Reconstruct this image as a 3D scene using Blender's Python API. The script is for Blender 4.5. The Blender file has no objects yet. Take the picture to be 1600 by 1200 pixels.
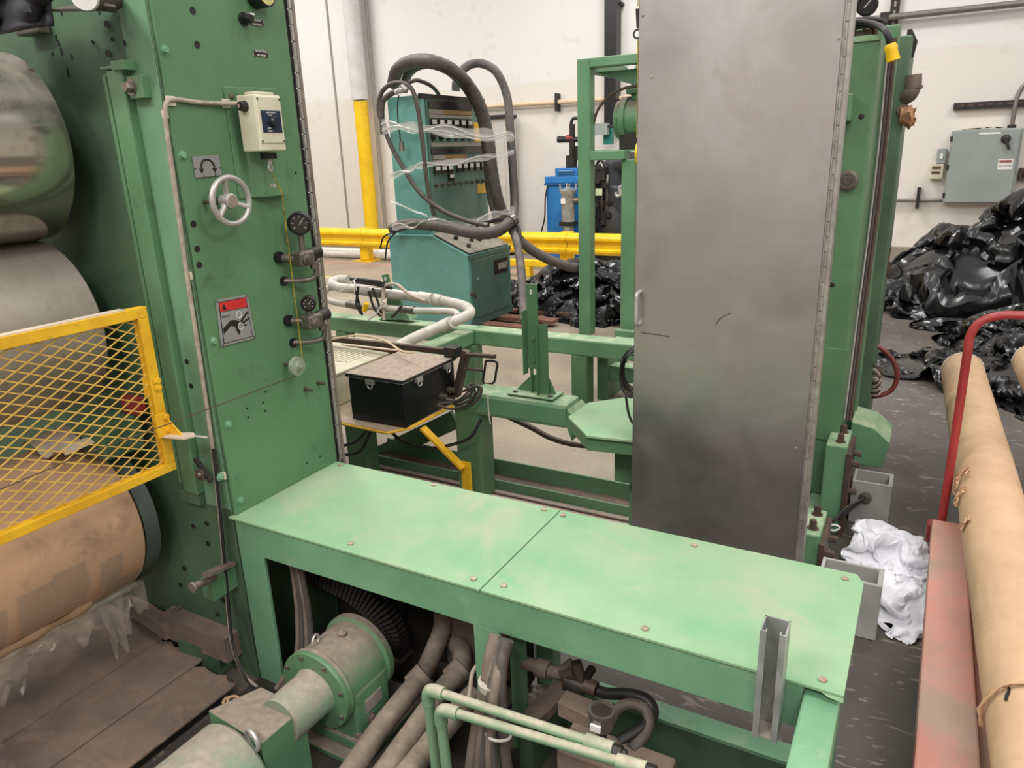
import bpy, math, random
from math import sin, cos, pi, radians, sqrt
from mathutils import Vector, Matrix, noise
random.seed(7)
S = bpy.context.scene
COL = S.collection
# ------------------------------------------------------------------ camera, world, lights, exposure
YAW, PIT, ROLL, FPX, EYE = 0.515572642, 0.305460881, -0.0370390479, 1143.46, 1.63
FW = Vector((-sin(YAW)*cos(PIT), cos(YAW)*cos(PIT), -sin(PIT)))
_r = Vector((cos(YAW), sin(YAW), 0)); _u = _r.cross(FW)
RT = _r*cos(ROLL)+_u*sin(ROLL); UP = -_r*sin(ROLL)+_u*cos(ROLL)
CAM = Vector((0, 0, EYE))
cd = bpy.data.cameras.new('camera'); cam = bpy.data.objects.new('camera', cd); COL.objects.link(cam)
cd.sensor_width = 36; cd.lens = FPX/1600*36; cd.clip_start = .05; cd.clip_end = 100
cam.matrix_world = Matrix(((RT.x, UP.x, -FW.x, 0), (RT.y, UP.y, -FW.y, 0), (RT.z, UP.z, -FW.z, EYE), (0, 0, 0, 1)))
S.camera = cam
w = bpy.data.worlds.new('world'); S.world = w; w.use_nodes = True
w.node_tree.nodes['Background'].inputs[0].default_value = (1.0, .985, .965, 1)
w.node_tree.nodes['Background'].inputs[1].default_value = .74
def lamp(x, y, z, sx, sy, e, col=(1, .975, .945)):
    l = bpy.data.lights.new('ceiling_and_fill_lamp', 'AREA'); l.shape = 'RECTANGLE'; l.size = sx; l.size_y = sy; l.energy = e; l.color = col
    o = bpy.data.objects.new('ceiling_and_fill_lamp', l); COL.objects.link(o); o.location = (x, y, z)
lamp(1.0, 1.2, 5.2, 2.0, 1.0, 60)
lamp(4.0, .8, 4.8, 2.0, 1.0, 130)  # added fill lamp, brightens the column face plate from the right
lamp(-4.6, .6, 5.4, 2.0, 1.0, 120)
lamp(1.2, -3.5, 5.4, 2.0, 1.0, 180)  # added lamp, lights the front wall mirrored in the steel panel
lamp(-2.6, -2.2, 5.0, 2.0, 1.0, 190)
lamp(-1.2, 4.4, 5.6, 2.0, 1.0, 66)
lamp(-6.5, 5.2, 5.6, 2.0, 1.0, 180)
lamp(-3.0, 8.3, 5.8, 2.0, 1.0, 150)
lamp(2.6, 8.0, 5.8, 2.0, 1.0, 95)
lamp(-10.5, 8.2, 5.8, 2.0, 1.0, 150)
S.view_settings.view_transform = 'Standard'; S.view_settings.look = 'None'
S.view_settings.gamma = 1; S.view_settings.use_curve_mapping = False
S.view_settings.exposure = 0.25
# ------------------------------------------------------------------ helpers
def at(px, py, ax, val):
    d = FW*FPX + RT*(px-800) - UP*(py-600)
    i = 'xyz'.index(ax); t = (val-CAM[i])/d[i]
    return CAM + d*t
def lin(c): return tuple(((v/255)/12.92 if v/255 <= .04045 else ((v/255+.055)/1.055)**2.4) for v in c)
OFF = {}
def settag(o, label=None, cat=None, group=None, kind=None):
    if label: o['label'] = label
    if cat: o['category'] = cat
    if group: o['group'] = group
    if kind: o['kind'] = kind
    return o
def root(name, loc, label, cat, group=None, kind=None):
    o = bpy.data.objects.new(name, None); COL.objects.link(o); o.location = loc; o.empty_display_size = .1
    OFF[o.name] = Vector(loc); return settag(o, label, cat, group, kind)
def link(name, me, parent, loc=(0, 0, 0)):
    o = bpy.data.objects.new(name, me); COL.objects.link(o)
    if parent is not None: o.parent = parent
    o.location = loc; return o
class M:
    def __init__(s): s.v = []; s.f = []; s.sm = []
    def add(s, vs, fs, smooth=False):
        n = len(s.v); s.v += [Vector(v) for v in vs]; s.f += [tuple(i+n for i in f) for f in fs]; s.sm += [smooth]*len(fs); return s
    def box(s, x0, x1, y0, y1, z0, z1):
        return s.hexa([(x0, y0, z0), (x1, y0, z0), (x1, y1, z0), (x0, y1, z0)], [(x0, y0, z1), (x1, y0, z1), (x1, y1, z1), (x0, y1, z1)])
    def hexa(s, a, b): return s.add(list(a)+list(b), [(3, 2, 1, 0), (4, 5, 6, 7), (0, 1, 5, 4), (1, 2, 6, 5), (2, 3, 7, 6), (3, 0, 4, 7)])
    def prism(s, pts, d):
        n = len(pts); d = Vector(d); a = [Vector(p) for p in pts]; b = [p+d for p in a]
        return s.add(a+b, [tuple(range(n-1, -1, -1)), tuple(range(n, 2*n))]+[(i, (i+1) % n, n+(i+1) % n, n+i) for i in range(n)])
    def bar(s, p, q, wd, ht, up=(0, 0, 1)):
        p = Vector(p); q = Vector(q); d = (q-p).normalized(); u = Vector(up); sd = d.cross(u).normalized(); u = sd.cross(d)
        a = sd*wd/2; b = u*ht/2
        return s.hexa([p-a-b, p+a-b, p+a+b, p-a+b], [q-a-b, q+a-b, q+a+b, q-a+b])
    def tube(s, pts, r, n=10, cap=True):
        pts = [Vector(p) for p in pts]; m = len(pts); rs = r if isinstance(r, (list, tuple)) else [r]*m
        t0 = (pts[1]-pts[0]).normalized(); u = t0.orthogonal().normalized(); vs = []
        for i, p in enumerate(pts):
            t = (pts[min(i+1, m-1)]-pts[max(i-1, 0)]).normalized(); u = (u-t*u.dot(t)).normalized(); w_ = t.cross(u)
            vs += [p+(u*cos(2*pi*k/n)+w_*sin(2*pi*k/n))*rs[i] for k in range(n)]
        fs = [(i*n+k, i*n+(k+1) % n, (i+1)*n+(k+1) % n, (i+1)*n+k) for i in range(m-1) for k in range(n)]
        s.add(vs, fs, True)
        if cap: s.add(vs[:n], [tuple(range(n-1, -1, -1))]); s.add(vs[-n:], [tuple(range(n))])
        return s
    def cyl(s, p, q, r, n=20, r2=None): return s.tube([p, q], [r, r if r2 is None else r2], n)
    def lathe(s, c, ax, prof, n=28):
        c = Vector(c); ax = Vector(ax).normalized(); u = ax.orthogonal().normalized(); w_ = ax.cross(u); vs = []
        for (h, r) in prof: vs += [c+ax*h+(u*cos(2*pi*k/n)+w_*sin(2*pi*k/n))*max(r, 1e-5) for k in range(n)]
        m = len(prof)
        s.add(vs, [(i*n+k, i*n+(k+1) % n, (i+1)*n+(k+1) % n, (i+1)*n+k) for i in range(m-1) for k in range(n)], True); return s
    def torus(s, c, ax, R, r, n=32, k=10):
        c = Vector(c); ax = Vector(ax).normalized(); u = ax.orthogonal().normalized(); w_ = ax.cross(u); vs = []
        for i in range(n):
            d = u*cos(2*pi*i/n)+w_*sin(2*pi*i/n)
            vs += [c+d*(R+r*cos(2*pi*j/k))+ax*r*sin(2*pi*j/k) for j in range(k)]
        return s.add(vs, [(i*k+j, i*k+(j+1) % k, ((i+1) % n)*k+(j+1) % k, ((i+1) % n)*k+j) for i in range(n) for j in range(k)], True)
    def grid(s, fn, nu, nv, smooth=True):
        vs = [fn(i/(nu-1), j/(nv-1)) for j in range(nv) for i in range(nu)]
        return s.add(vs, [(j*nu+i, j*nu+i+1, (j+1)*nu+i+1, (j+1)*nu+i) for j in range(nv-1) for i in range(nu-1)], smooth)
    def build(s, name, mat, parent=None, bev=0, label=None, cat=None, group=None, kind=None):
        me = bpy.data.meshes.new(name)
        if parent is not None: off = OFF[parent.name]
        else:
            lo = [min(v[i] for v in s.v) for i in range(3)]; hi = [max(v[i] for v in s.v) for i in range(3)]
            off = Vector(((lo[0]+hi[0])/2, (lo[1]+hi[1])/2, lo[2]))
        me.from_pydata([v-off for v in s.v], [], s.f); me.polygons.foreach_set('use_smooth', s.sm)
        me.materials.append(mat); me.update()
        if any(s.sm): me.set_sharp_from_angle(angle=radians(38))
        o = link(name, me, parent, (0, 0, 0) if parent is not None else off)
        OFF[o.name] = off
        if bev:
            b = o.modifiers.new('b', 'BEVEL'); b.width = bev; b.segments = 2; b.limit_method = 'ANGLE'; b.angle_limit = radians(40)
        return settag(o, label, cat, group, kind)
def sm(pts, k=6):
    P_ = [Vector(p) for p in pts]; P_ = [P_[0]*2-P_[1]]+P_+[P_[-1]*2-P_[-2]]; out = []
    for i in range(1, len(P_)-2):
        for j in range(k):
            t = j/k; a, b, c, d = P_[i-1:i+3]
            out.append(.5*((2*b)+(c-a)*t+(2*a-5*b+4*c-d)*t*t+(3*b-a-3*c+d)*t**3))
    return out+[P_[-2]]
def px(ax, val, *pts): return [at(a, b, ax, val) for a, b in pts]
def pv(*pts): return [at(a, b, ax, val) for a, b, ax, val in pts]
def rotm(ax):
    return Vector((0, 0, 1)).rotation_difference(Vector(ax))
BM = {}
def bolt(parent, p, ax, r, mat, name='bolt', h=None, n=6, washer=True):
    key = (r, mat.name, n, washer, h)
    if key not in BM:
        m = M(); h_ = h or r*.8
        if washer: m.lathe((0, 0, 0), (0, 0, 1), [(0, r*1.5), (r*.18, r*1.5), (r*.2, r*.5)], 16)
        m.lathe((0, 0, 0), (0, 0, 1), [(0, r), (h_*.85, r), (h_, r*.85), (h_, 0)], n)
        if n <= 8: m.sm = [False]*len(m.sm)
        me = bpy.data.meshes.new(name); me.from_pydata(m.v, [], m.f); me.polygons.foreach_set('use_smooth', m.sm); me.materials.append(mat); me.set_sharp_from_angle(angle=radians(38)); BM[key] = me
    o = link(name, BM[key], parent, Vector(p)-OFF[parent.name]); o.rotation_mode = 'QUATERNION'; o.rotation_quaternion = rotm(ax); OFF[o.name] = Vector(p); return o
def text(s, size, p, xd, yd, mat, parent, name='lettering', ex=.0006, bold=0):
    cu = bpy.data.curves.new('t', 'FONT'); cu.body = s; cu.size = size; cu.extrude = ex; cu.align_x = 'CENTER'; cu.align_y = 'CENTER'; cu.offset = bold
    t = bpy.data.objects.new('t', cu); COL.objects.link(t)
    bpy.context.view_layer.update()
    me = bpy.data.meshes.new_from_object(t.evaluated_get(bpy.context.evaluated_depsgraph_get()))
    COL.objects.unlink(t); bpy.data.objects.remove(t)
    X = Vector(xd).normalized(); Y = Vector(yd).normalized(); Z = X.cross(Y)
    me.transform(Matrix(((X.x, Y.x, Z.x, 0), (X.y, Y.y, Z.y, 0), (X.z, Y.z, Z.z, 0), (0, 0, 0, 1))))
    me.materials.clear(); me.materials.append(mat)
    return link(name, me, parent, Vector(p)-OFF[parent.name])
# ------------------------------------------------------------------ materials
def mat(name, c1, c2=None, rough=.5, metal=0, scale=6, bump=.0, bscale=40, c3=None, s3=25, t3=.62, dust=0, dcol=(144, 130, 116), spec=.5, rvar=0, coat=0, thr=None, noisy=.5):
    m = bpy.data.materials.new(name); m.use_nodes = True; nt = m.node_tree; N = nt.nodes; L = nt.links
    b = N['Principled BSDF']; b.inputs['Roughness'].default_value = rough; b.inputs['Metallic'].default_value = metal
    b.inputs['Specular IOR Level'].default_value = spec
    if coat: b.inputs['Coat Weight'].default_value = coat; b.inputs['Coat Roughness'].default_value = .15
    geo = N.new('ShaderNodeNewGeometry'); pos = geo.outputs['Position']
    def nz(sc, det=5, dis=0, ro=.55):
        n = N.new('ShaderNodeTexNoise'); n.inputs['Scale'].default_value = sc; n.inputs['Detail'].default_value = det; n.inputs['Distortion'].default_value = dis
        n.inputs['Roughness'].default_value = ro; L.new(pos, n.inputs['Vector']); return n.outputs['Fac']
    def ramp(src, a, c):
        r = N.new('ShaderNodeMapRange'); r.inputs[1].default_value = a; r.inputs[2].default_value = c; r.clamp = True; L.new(src, r.inputs[0]); return r.outputs[0]
    def mix(f, a, c):
        x = N.new('ShaderNodeMix'); x.data_type = 'RGBA'; L.new(f, x.inputs[0])
        for i, v in ((6, a), (7, c)):
            if isinstance(v, tuple): x.inputs[i].default_value = lin(v)+(1,)
            else: L.new(v, x.inputs[i])
        return x.outputs[2]
    col = mix(ramp(nz(scale, 6), .5-noisy*.3, .5+noisy*.3), c1, c2 or tuple(v*.9 for v in c1))
    if c3: col = mix(ramp(nz(s3, 7, .6, .65), t3-.06, t3+.14), col, c3)
    rs = None
    if dust:
        sx = N.new('ShaderNodeSeparateXYZ'); L.new(geo.outputs['Normal'], sx.inputs[0])
        up = ramp(sx.outputs[2], .15, .85)
        nn = ramp(nz(9, 6), .75-dust*.6, 1.1-dust*.6)
        mu = N.new('ShaderNodeMath'); mu.operation = 'MULTIPLY'; L.new(up, mu.inputs[0]); L.new(nn, mu.inputs[1])
        col = mix(mu.outputs[0], col, mix(ramp(nz(40, 6), .3, .7), dcol, tuple(v*.82 for v in dcol)))
        r2 = N.new('ShaderNodeMapRange'); r2.inputs[3].default_value = rough; r2.inputs[4].default_value = .9; L.new(mu.outputs[0], r2.inputs[0]); rs = r2.outputs[0]
        L.new(rs, b.inputs['Roughness'])
        if metal:
            r3 = N.new('ShaderNodeMapRange'); r3.inputs[3].default_value = metal; r3.inputs[4].default_value = 0; L.new(mu.outputs[0], r3.inputs[0]); L.new(r3.outputs[0], b.inputs['Metallic'])
    elif rvar:
        r2 = N.new('ShaderNodeMapRange'); r2.inputs[1].default_value = .3; r2.inputs[2].default_value = .7; r2.inputs[3].default_value = rough-rvar; r2.inputs[4].default_value = rough+rvar
        L.new(nz(scale*1.7, 6, .5), r2.inputs[0]); L.new(r2.outputs[0], b.inputs['Roughness'])
    L.new(col, b.inputs['Base Color'])
    if bump:
        bp = N.new('ShaderNodeBump'); bp.inputs['Strength'].default_value = bump; bp.inputs['Distance'].default_value = .004
        L.new(nz(bscale, 6), bp.inputs['Height']); L.new(bp.outputs[0], b.inputs['Normal'])
    return m
green = mat('green_paint', (92, 130, 94), (82, 118, 84), .42, scale=3, bump=.06, c3=(70, 96, 72), s3=14, t3=.66)
green_d = mat('green_paint_dusty', (92, 134, 96), (80, 118, 86), .5, scale=4, dust=1.25, bump=.3, bscale=70)
green_m = mat('green_machine_grime', (82, 112, 82), (60, 80, 60), .5, scale=2.2, bump=.12, c3=(40, 52, 40), s3=22, t3=.67)
green_rail = mat('green_rail_paint', (112, 156, 122), (98, 142, 108), .5, scale=5, bump=.08, c3=(140, 160, 130), s3=9, t3=.64)
green_top = mat('green_worn_plate', (112, 158, 118), (150, 168, 136), .7, scale=3.2, spec=.3, bump=.1, bscale=90, c3=(158, 162, 136), s3=3.6, t3=.58, noisy=.7)
green_beam = mat('green_beam', (104, 147, 110), (93, 135, 100), .45, scale=3, dust=.75, dcol=(176, 190, 156), bump=.05)
teal = mat('teal_enamel', (112, 168, 158), (100, 154, 144), .4, scale=2.2, bump=.05, c3=(88, 134, 126), s3=8, t3=.68)
teal_dk = mat('teal_grey_enamel', (80, 112, 102), (70, 100, 90), .45, scale=3, bump=.05)
blue = mat('blue_paint', (44, 122, 188), (34, 104, 168), .4, scale=4)
yellow = mat('yellow_paint', (244, 200, 20), (228, 182, 14), .42, scale=5, bump=.05, c3=(190, 148, 30), s3=20, t3=.68)
yellow_m = mat('yellow_guard_paint', (236, 186, 34), (214, 160, 26), .5, scale=9, bump=.1, c3=(150, 112, 48), s3=34, t3=.65)
mesh_y = mat('yellow_mesh_paint', (214, 176, 84), (196, 156, 72), .55, scale=9)
steel = mat('brushed_stainless', (182, 175, 172), (168, 161, 158), .38, .9, scale=2.4, bump=.05, bscale=9, rvar=.10, c3=(166, 156, 150), s3=4, t3=.6)
chrome = mat('polished_roll_chrome', (190, 182, 170), (172, 164, 152), .13, .9, scale=3, rvar=.08, c3=(150, 138, 126), s3=7, t3=.56, dust=.6, dcol=(160, 148, 136))
roll_gray = mat('dull_roll_metal', (176, 166, 154), (158, 148, 136), .45, .5, scale=4, rvar=.1, bump=.1, c3=(136, 126, 116), s3=30, t3=.64)
galv = mat('galvanised_steel', (184, 186, 182), (150, 152, 150), .40, .55, scale=14, rvar=.1, c3=(66, 62, 58), s3=24, t3=.64)
alu = mat('cast_aluminium', (192, 188, 182), (168, 163, 157), .42, .55, scale=18, bump=.1)
nickel = mat('dusty_nickel', (126, 120, 110), (104, 98, 88), .4, .7, scale=20, dust=.35, bump=.1)
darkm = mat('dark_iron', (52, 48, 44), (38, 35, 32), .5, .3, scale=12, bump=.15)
rust = mat('brown_iron', (94, 74, 62), (74, 58, 50), .6, .25, scale=10, bump=.2)
black = mat('black_plastic', (26, 26, 28), (20, 20, 22), .35, scale=8)
blackbox = mat('black_satin_box', (22, 23, 27), (17, 18, 21), .32, scale=5, dust=.0)
blackdust = mat('black_lid_dusty', (40, 38, 38), (32, 30, 30), .4, scale=5, dust=1.3, dcol=(176, 158, 142))
rubber = mat('grey_rubber_hose', (84, 76, 70), (66, 60, 55), .6, scale=20, bump=.25, dust=.5, dcol=(130, 118, 108))
blkcable = mat('black_cable', (36, 34, 33), (28, 27, 26), .5, scale=20)
cond = mat('pale_liquidtight_conduit', (196, 190, 180), (172, 164, 154), .5, scale=12, bump=.1, dust=.3, dcol=(150, 138, 124))
dustpipe = mat('dust_covered_pipe', (120, 106, 94), (98, 86, 76), .8, scale=14, bump=.35, bscale=70, dust=.8, dcol=(150, 134, 118))
dustsheet = mat('dust_caked_steel', (116, 99, 86), (92, 79, 70), .85, scale=5, bump=.6, bscale=46, c3=(126, 106, 90), s3=11, t3=.55)
dustgreen = mat('green_under_dust', (116, 142, 118), (138, 128, 114), .8, scale=7, bump=.4, bscale=60, noisy=.4, dust=.8, dcol=(160, 148, 134))
greypaint = mat('grey_box_enamel', (146, 154, 150), (138, 146, 142), .45, scale=3)
greytray = mat('grey_cast_tray', (164, 162, 158), (148, 146, 142), .6, scale=8, bump=.2, dust=.3)
beige = mat('beige_enclosure', (206, 198, 172), (190, 181, 156), .5, scale=6, dust=.3, dcol=(170, 154, 132))
switchw = mat('switch_box_beige', (206, 200, 178), (188, 180, 158), .5, scale=12, bump=.1, c3=(126, 112, 92), s3=12, t3=.62)
navy = mat('navy_label', (34, 46, 74), (28, 38, 62), .35, scale=6)
white = mat('white_plastic', (232, 230, 224), (218, 214, 208), .5, scale=10)
whitebag = mat('white_plastic_film', (238, 238, 243), (224, 224, 232), .28, scale=8, spec=.5)
film = mat('black_plastic_film', (10, 10, 12), (18, 18, 20), .24, scale=6, spec=.5, rvar=.05)
paper = mat('kraft_paper', (194, 162, 128), (180, 148, 115), .7, scale=5, bump=.25, bscale=22, c3=(176, 142, 108), s3=6, t3=.6)
papbrown = mat('brown_wrap_paper', (204, 164, 130), (186, 148, 118), .65, scale=4, bump=.25, bscale=30, c3=(156, 124, 100), s3=7, t3=.6)
redp = mat('red_pipe_paint', (160, 56, 54), (140, 44, 44), .38, scale=9, bump=.1, c3=(128, 40, 36), s3=26, t3=.66)
redcart = mat('worn_pink_red_paint', (192, 130, 116), (182, 138, 122), .65, scale=5, bump=.25, c3=(160, 136, 122), s3=5, t3=.52)
reddk = mat('dark_red_paint', (132, 52, 46), (108, 42, 38), .5, scale=7, bump=.2)
redhose = mat('maroon_hose', (128, 60, 50), (108, 48, 42), .45, scale=12)
signred = mat('sign_red', (206, 48, 44), None, .45)
signgrey = mat('sign_silver', (150, 148, 146), (140, 138, 136), .4, .2)
inkb = mat('black_ink', (24, 23, 22), None, .5)
inkw = mat('white_ink', (220, 218, 210), None, .5)
brownlab = mat('tan_label_strip', (150, 118, 76), (136, 104, 66), .5)
greylab = mat('pale_grey_strip', (150, 142, 134), (134, 126, 118), .5, scale=30)
darkstrip = mat('dark_brown_window', (44, 36, 32), (34, 28, 26), .3)
yellab = mat('yellow_label', (214, 172, 52), (196, 154, 44), .5)
wood = mat('reddish_skid_wood', (136, 92, 74), (112, 76, 62), .7, scale=9, bump=.3)
tan = mat('tan_rag', (186, 140, 104), (150, 106, 78), .8, scale=16, bump=.4)
pinkcord = mat('pinkish_cord', (196, 178, 164), (176, 156, 142), .7, scale=20)
armor = mat('armoured_cable_grey', (172, 158, 144), (146, 132, 120), .55, scale=40, bump=.3, bscale=160)
yrope = mat('yellow_pull_cord', (190, 160, 40), (110, 92, 40), .6, scale=60)
whitefab = mat('pale_worn_fabric', (214, 196, 176), None, .8)
navyf = mat('dark_navy_fabric', (38, 38, 46), (28, 28, 34), .7, scale=6, bump=.2)
def glass_mat(name, c, alpha, rough=.15):
    m = bpy.data.materials.new(name); m.use_nodes = True; b = m.node_tree.nodes['Principled BSDF']
    b.inputs['Base Color'].default_value = lin(c)+(1,); b.inputs['Roughness'].default_value = rough; b.inputs['Alpha'].default_value = alpha
    b.inputs['Specular IOR Level'].default_value = .8; return m
wrap = glass_mat('clear_stretch_film', (226, 220, 214), .42)
dirtyfilm = glass_mat('dirty_clear_film', (176, 164, 148), .36, .25)
# floor: pale, worn beige in the hall, darker grey brown in the aisle at the right
def floor_mat():
    m = bpy.data.materials.new('worn_concrete'); m.use_nodes = True; nt = m.node_tree; N = nt.nodes; L = nt.links; b = N['Principled BSDF']
    geo = N.new('ShaderNodeNewGeometry'); P_ = geo.outputs['Position']; sx = N.new('ShaderNodeSeparateXYZ'); L.new(P_, sx.inputs[0])
    def nz(sc, d=6, dis=0, vec=P_):
        n = N.new('ShaderNodeTexNoise'); n.inputs['Scale'].default_value = sc; n.inputs['Detail'].default_value = d; n.inputs['Distortion'].default_value = dis; L.new(vec, n.inputs['Vector']); return n.outputs['Fac']
    def rg(s, a, c):
        r = N.new('ShaderNodeMapRange'); r.inputs[1].default_value = a; r.inputs[2].default_value = c; L.new(s, r.inputs[0]); return r.outputs[0]
    def math_(op, a, c):
        x = N.new('ShaderNodeMath'); x.operation = op
        for i, v in enumerate((a, c)):
            if isinstance(v, (int, float)): x.inputs[i].default_value = v
            else: L.new(v, x.inputs[i])
        return x.outputs[0]
    def mix(f, a, c):
        x = N.new('ShaderNodeMix'); x.data_type = 'RGBA'; L.new(f, x.inputs[0])
        for i, v in ((6, a), (7, c)):
            if isinstance(v, tuple): x.inputs[i].default_value = lin(v)+(1,)
            else: L.new(v, x.inputs[i])
        return x.outputs[2]
    pale = mix(rg(nz(1.6), .35, .65), (158, 144, 126), (140, 126, 110))
    dark = mix(rg(nz(2.2), .35, .65), (88, 82, 76), (74, 68, 63))
    bx = math_('ADD', sx.outputs[0], math_('MULTIPLY', nz(.9), 1.2))
    edge = rg(bx, -.75, .1)
    fy = rg(sx.outputs[1], 9.6, 7.6)
    aisle = math_('MULTIPLY', edge, fy)
    near = rg(sx.outputs[1], 2.5, 2.1)
    f = math_('MAXIMUM', aisle, near)
    c = mix(f, pale, dark)
    mp = N.new('ShaderNodeMapping'); L.new(P_, mp.inputs[0]); mp.inputs['Scale'].default_value = (1, 2.6, 1)
    scr = rg(nz(9, 9, 1.6, mp.outputs[0]), .60, .66)
    sc2 = math_('MULTIPLY', scr, .5); c = mix(sc2, c, (160, 148, 134))
    spots = rg(nz(30, 8, .4), .66, .72); c = mix(math_('MULTIPLY', spots, .5), c, (60, 56, 52))
    L.new(c, b.inputs['Base Color']); L.new(rg(nz(3), .2, .8), b.inputs['Roughness'])
    r = N.new('ShaderNodeMapRange'); r.inputs[3].default_value = .42; r.inputs[4].default_value = .62; L.new(nz(4), r.inputs[0]); L.new(r.outputs[0], b.inputs['Roughness'])
    bp = N.new('ShaderNodeBump'); bp.inputs['Strength'].default_value = .12; bp.inputs['Distance'].default_value = .004; L.new(nz(50), bp.inputs['Height']); L.new(bp.outputs[0], b.inputs['Normal'])
    return m
def wall_mat():
    m = bpy.data.materials.new('painted_wall'); m.use_nodes = True; nt = m.node_tree; N = nt.nodes; L = nt.links; b = N['Principled BSDF']
    geo = N.new('ShaderNodeNewGeometry'); sx = N.new('ShaderNodeSeparateXYZ'); L.new(geo.outputs['Position'], sx.inputs[0])
    n = N.new('ShaderNodeTexNoise'); n.inputs['Scale'].default_value = .8; n.inputs['Detail'].default_value = 6; L.new(geo.outputs['Position'], n.inputs['Vector'])
    n2 = N.new('ShaderNodeTexNoise'); n2.inputs['Scale'].default_value = 5; n2.inputs['Detail'].default_value = 7; L.new(geo.outputs['Position'], n2.inputs['Vector'])
    r = N.new('ShaderNodeMapRange'); r.inputs[1].default_value = 2.66; r.inputs[2].default_value = 2.70; L.new(sx.outputs[2], r.inputs[0])
    x = N.new('ShaderNodeMix'); x.data_type = 'RGBA'; L.new(r.outputs[0], x.inputs[0]); x.inputs[6].default_value = lin((221, 214, 205))+(1,); x.inputs[7].default_value = lin((224, 221, 216))+(1,)
    r2 = N.new('ShaderNodeMapRange'); r2.inputs[1].default_value = .60; r2.inputs[2].default_value = .78; r2.inputs[4].default_value = .5; L.new(n2.outputs['Fac'], r2.inputs[0])
    y = N.new('ShaderNodeMix'); y.data_type = 'RGBA'; L.new(r2.outputs[0], y.inputs[0]); L.new(x.outputs[2], y.inputs[6]); y.inputs[7].default_value = lin((204, 190, 172))+(1,)
    L.new(y.outputs[2], b.inputs['Base Color']); b.inputs['Roughness'].default_value = .6; return m
MF = floor_mat(); MW = wall_mat()
# ------------------------------------------------------------------ setting
M().box(-20, 8, -7, 11.3, -.2, 0).build('floor', MF, kind='structure')
M().box(-20, 8, 11.1, 11.3, 0, 8).build('wall_back', MW, kind='structure')
M().box(-20, 8, -7.2, -7, 0, 8).build('wall_front', MW, kind='structure')
M().box(-20.2, -20, -7, 11.3, 0, 8).build('wall_left', MW, kind='structure')
M().box(8, 8.2, -7, 11.3, 0, 8).build('wall_right', MW, kind='structure')
basem = mat('grey_kerb', (150, 140, 126), (136, 126, 114), .7, scale=3)
M().box(-20, 8, 11.02, 11.1, 0, .26).build('baseboard_back', basem, kind='structure')
ln = mat('floor_line_yellow', (206, 186, 96), (196, 180, 130), .6, scale=6)
M().box(-9.5, -3.4, 7.95, 8.03, 0, .003).build('trim_1', ln, kind='structure')
redl = mat('floor_line_red', (176, 116, 100), (188, 150, 134), .6, scale=6)
M().box(-12, -3.4, 9.22, 9.29, 0, .003).build('trim_2', redl, kind='structure')
jm = mat('wall_joint_grey', (150, 144, 136), None, .7)
xj = at(508, 0, 'y', 11.09).x
M().box(xj, xj+.035, 11.085, 11.1, .26, 8).build('trim_3', jm, kind='structure')
xb = at(1393, 10, 'y', 11.0).x
# wall services
r = root('wall_downpipe', (at(581, 355, 'y', 10.8).x, 10.85, 0), 'round vertical pipe against back wall, white above and yellow below', 'pipe')
cx = at(576, 300, 'y', 10.85).x
M().tube([(cx, 10.85, 2.62), (cx-.02, 10.85, 8)], .15, 20).build('upper_pipe', mat('white_pipe', (206, 204, 200), (196, 192, 186), .45), r)
M().tube([(cx, 10.85, 0), (cx, 10.85, 2.6)], .125, 20).build('yellow_sleeve', yellow, r, label='yellow lower sleeve')
M().tube([(cx+.19, 11.0, 0), (cx+.19, 11.0, 8)], .03, 8).build('thin_pipe', jm, r)
r = root('wall_duct', (-4.40, 11.0, 1.9), 'black square vertical duct on back wall behind green pump frame', 'duct')
M().box(at(946, 20, 'y', 10.9).x, at(965, 20, 'y', 10.9).x, 10.85, 11.05, 1.9, 6.5).build('duct_body', black, r, .01)
for z in (2.2, 3.6): M().box(at(946, 20, 'y', 10.9).x-.03, at(965, 20, 'y', 10.9).x+.03, 10.98, 11.09, z, z+.04).build('strap', darkm, r)
r = root('wall_conduit', (-5.2, 11.03, 2.36), 'cream horizontal conduit running along back wall beside cabinet', 'conduit')
creamp = mat('cream_conduit_paint', (226, 200, 168), None, .6)
a = at(800, 163, 'y', 11.02); b_ = at(1000, 152, 'y', 11.02)
M().tube([Vector((a.x-1.5, 11.02, a.z)), b_+Vector((.6, 0, 0))], .035, 10).build('tube', creamp, r)
for q in (871, 962):
    c = at(q, 159, 'y', 11.03); M().box(c.x-.02, c.x+.02, 10.97, 11.1, c.z-.14, c.z+.12).build('clamp', darkm, r)
r = root('wall_conduit', (0, 11.02, 3.07), 'thick grey conduit high on wall above the right green column', 'conduit')
a = at(1325, 31, 'y', 11.02); b_ = at(1600, 5, 'y', 11.02)
greyc = mat('galv_conduit', (134, 130, 124), (118, 114, 108), .45, .5)
M().tube([(a.x-.5, 11.0, b_.z), (b_.x+3, 11.0, b_.z)], .04, 10).build('tube', greyc, r)
for xx in (-.75, 1.4): M().box(xx-.05, xx+.05, 10.96, 11.1, b_.z-.06, b_.z+.06).build('clamp', darkm, r)
c = at(1398, 15, 'y', 11.05)
r = root('slotted_channel', (c.x, 11.07, 2.9), 'dark vertical slotted strut on wall above green column', 'strut')
M().box(c.x-.05, c.x+.05, 11.03, 11.1, 2.7, 6.5).build('channel', darkm, r)
for k in range(14): M().box(c.x-.012, c.x+.012, 11.027, 11.031, 2.78+k*.1, 2.84+k*.1).build('slot', jm, r)
a = at(1490, 166, 'y', 11.05)
r = root('slotted_channel', (1.4, 11.07, a.z-.04), 'dark horizontal slotted strut on wall above grey disconnect box', 'strut')
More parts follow.
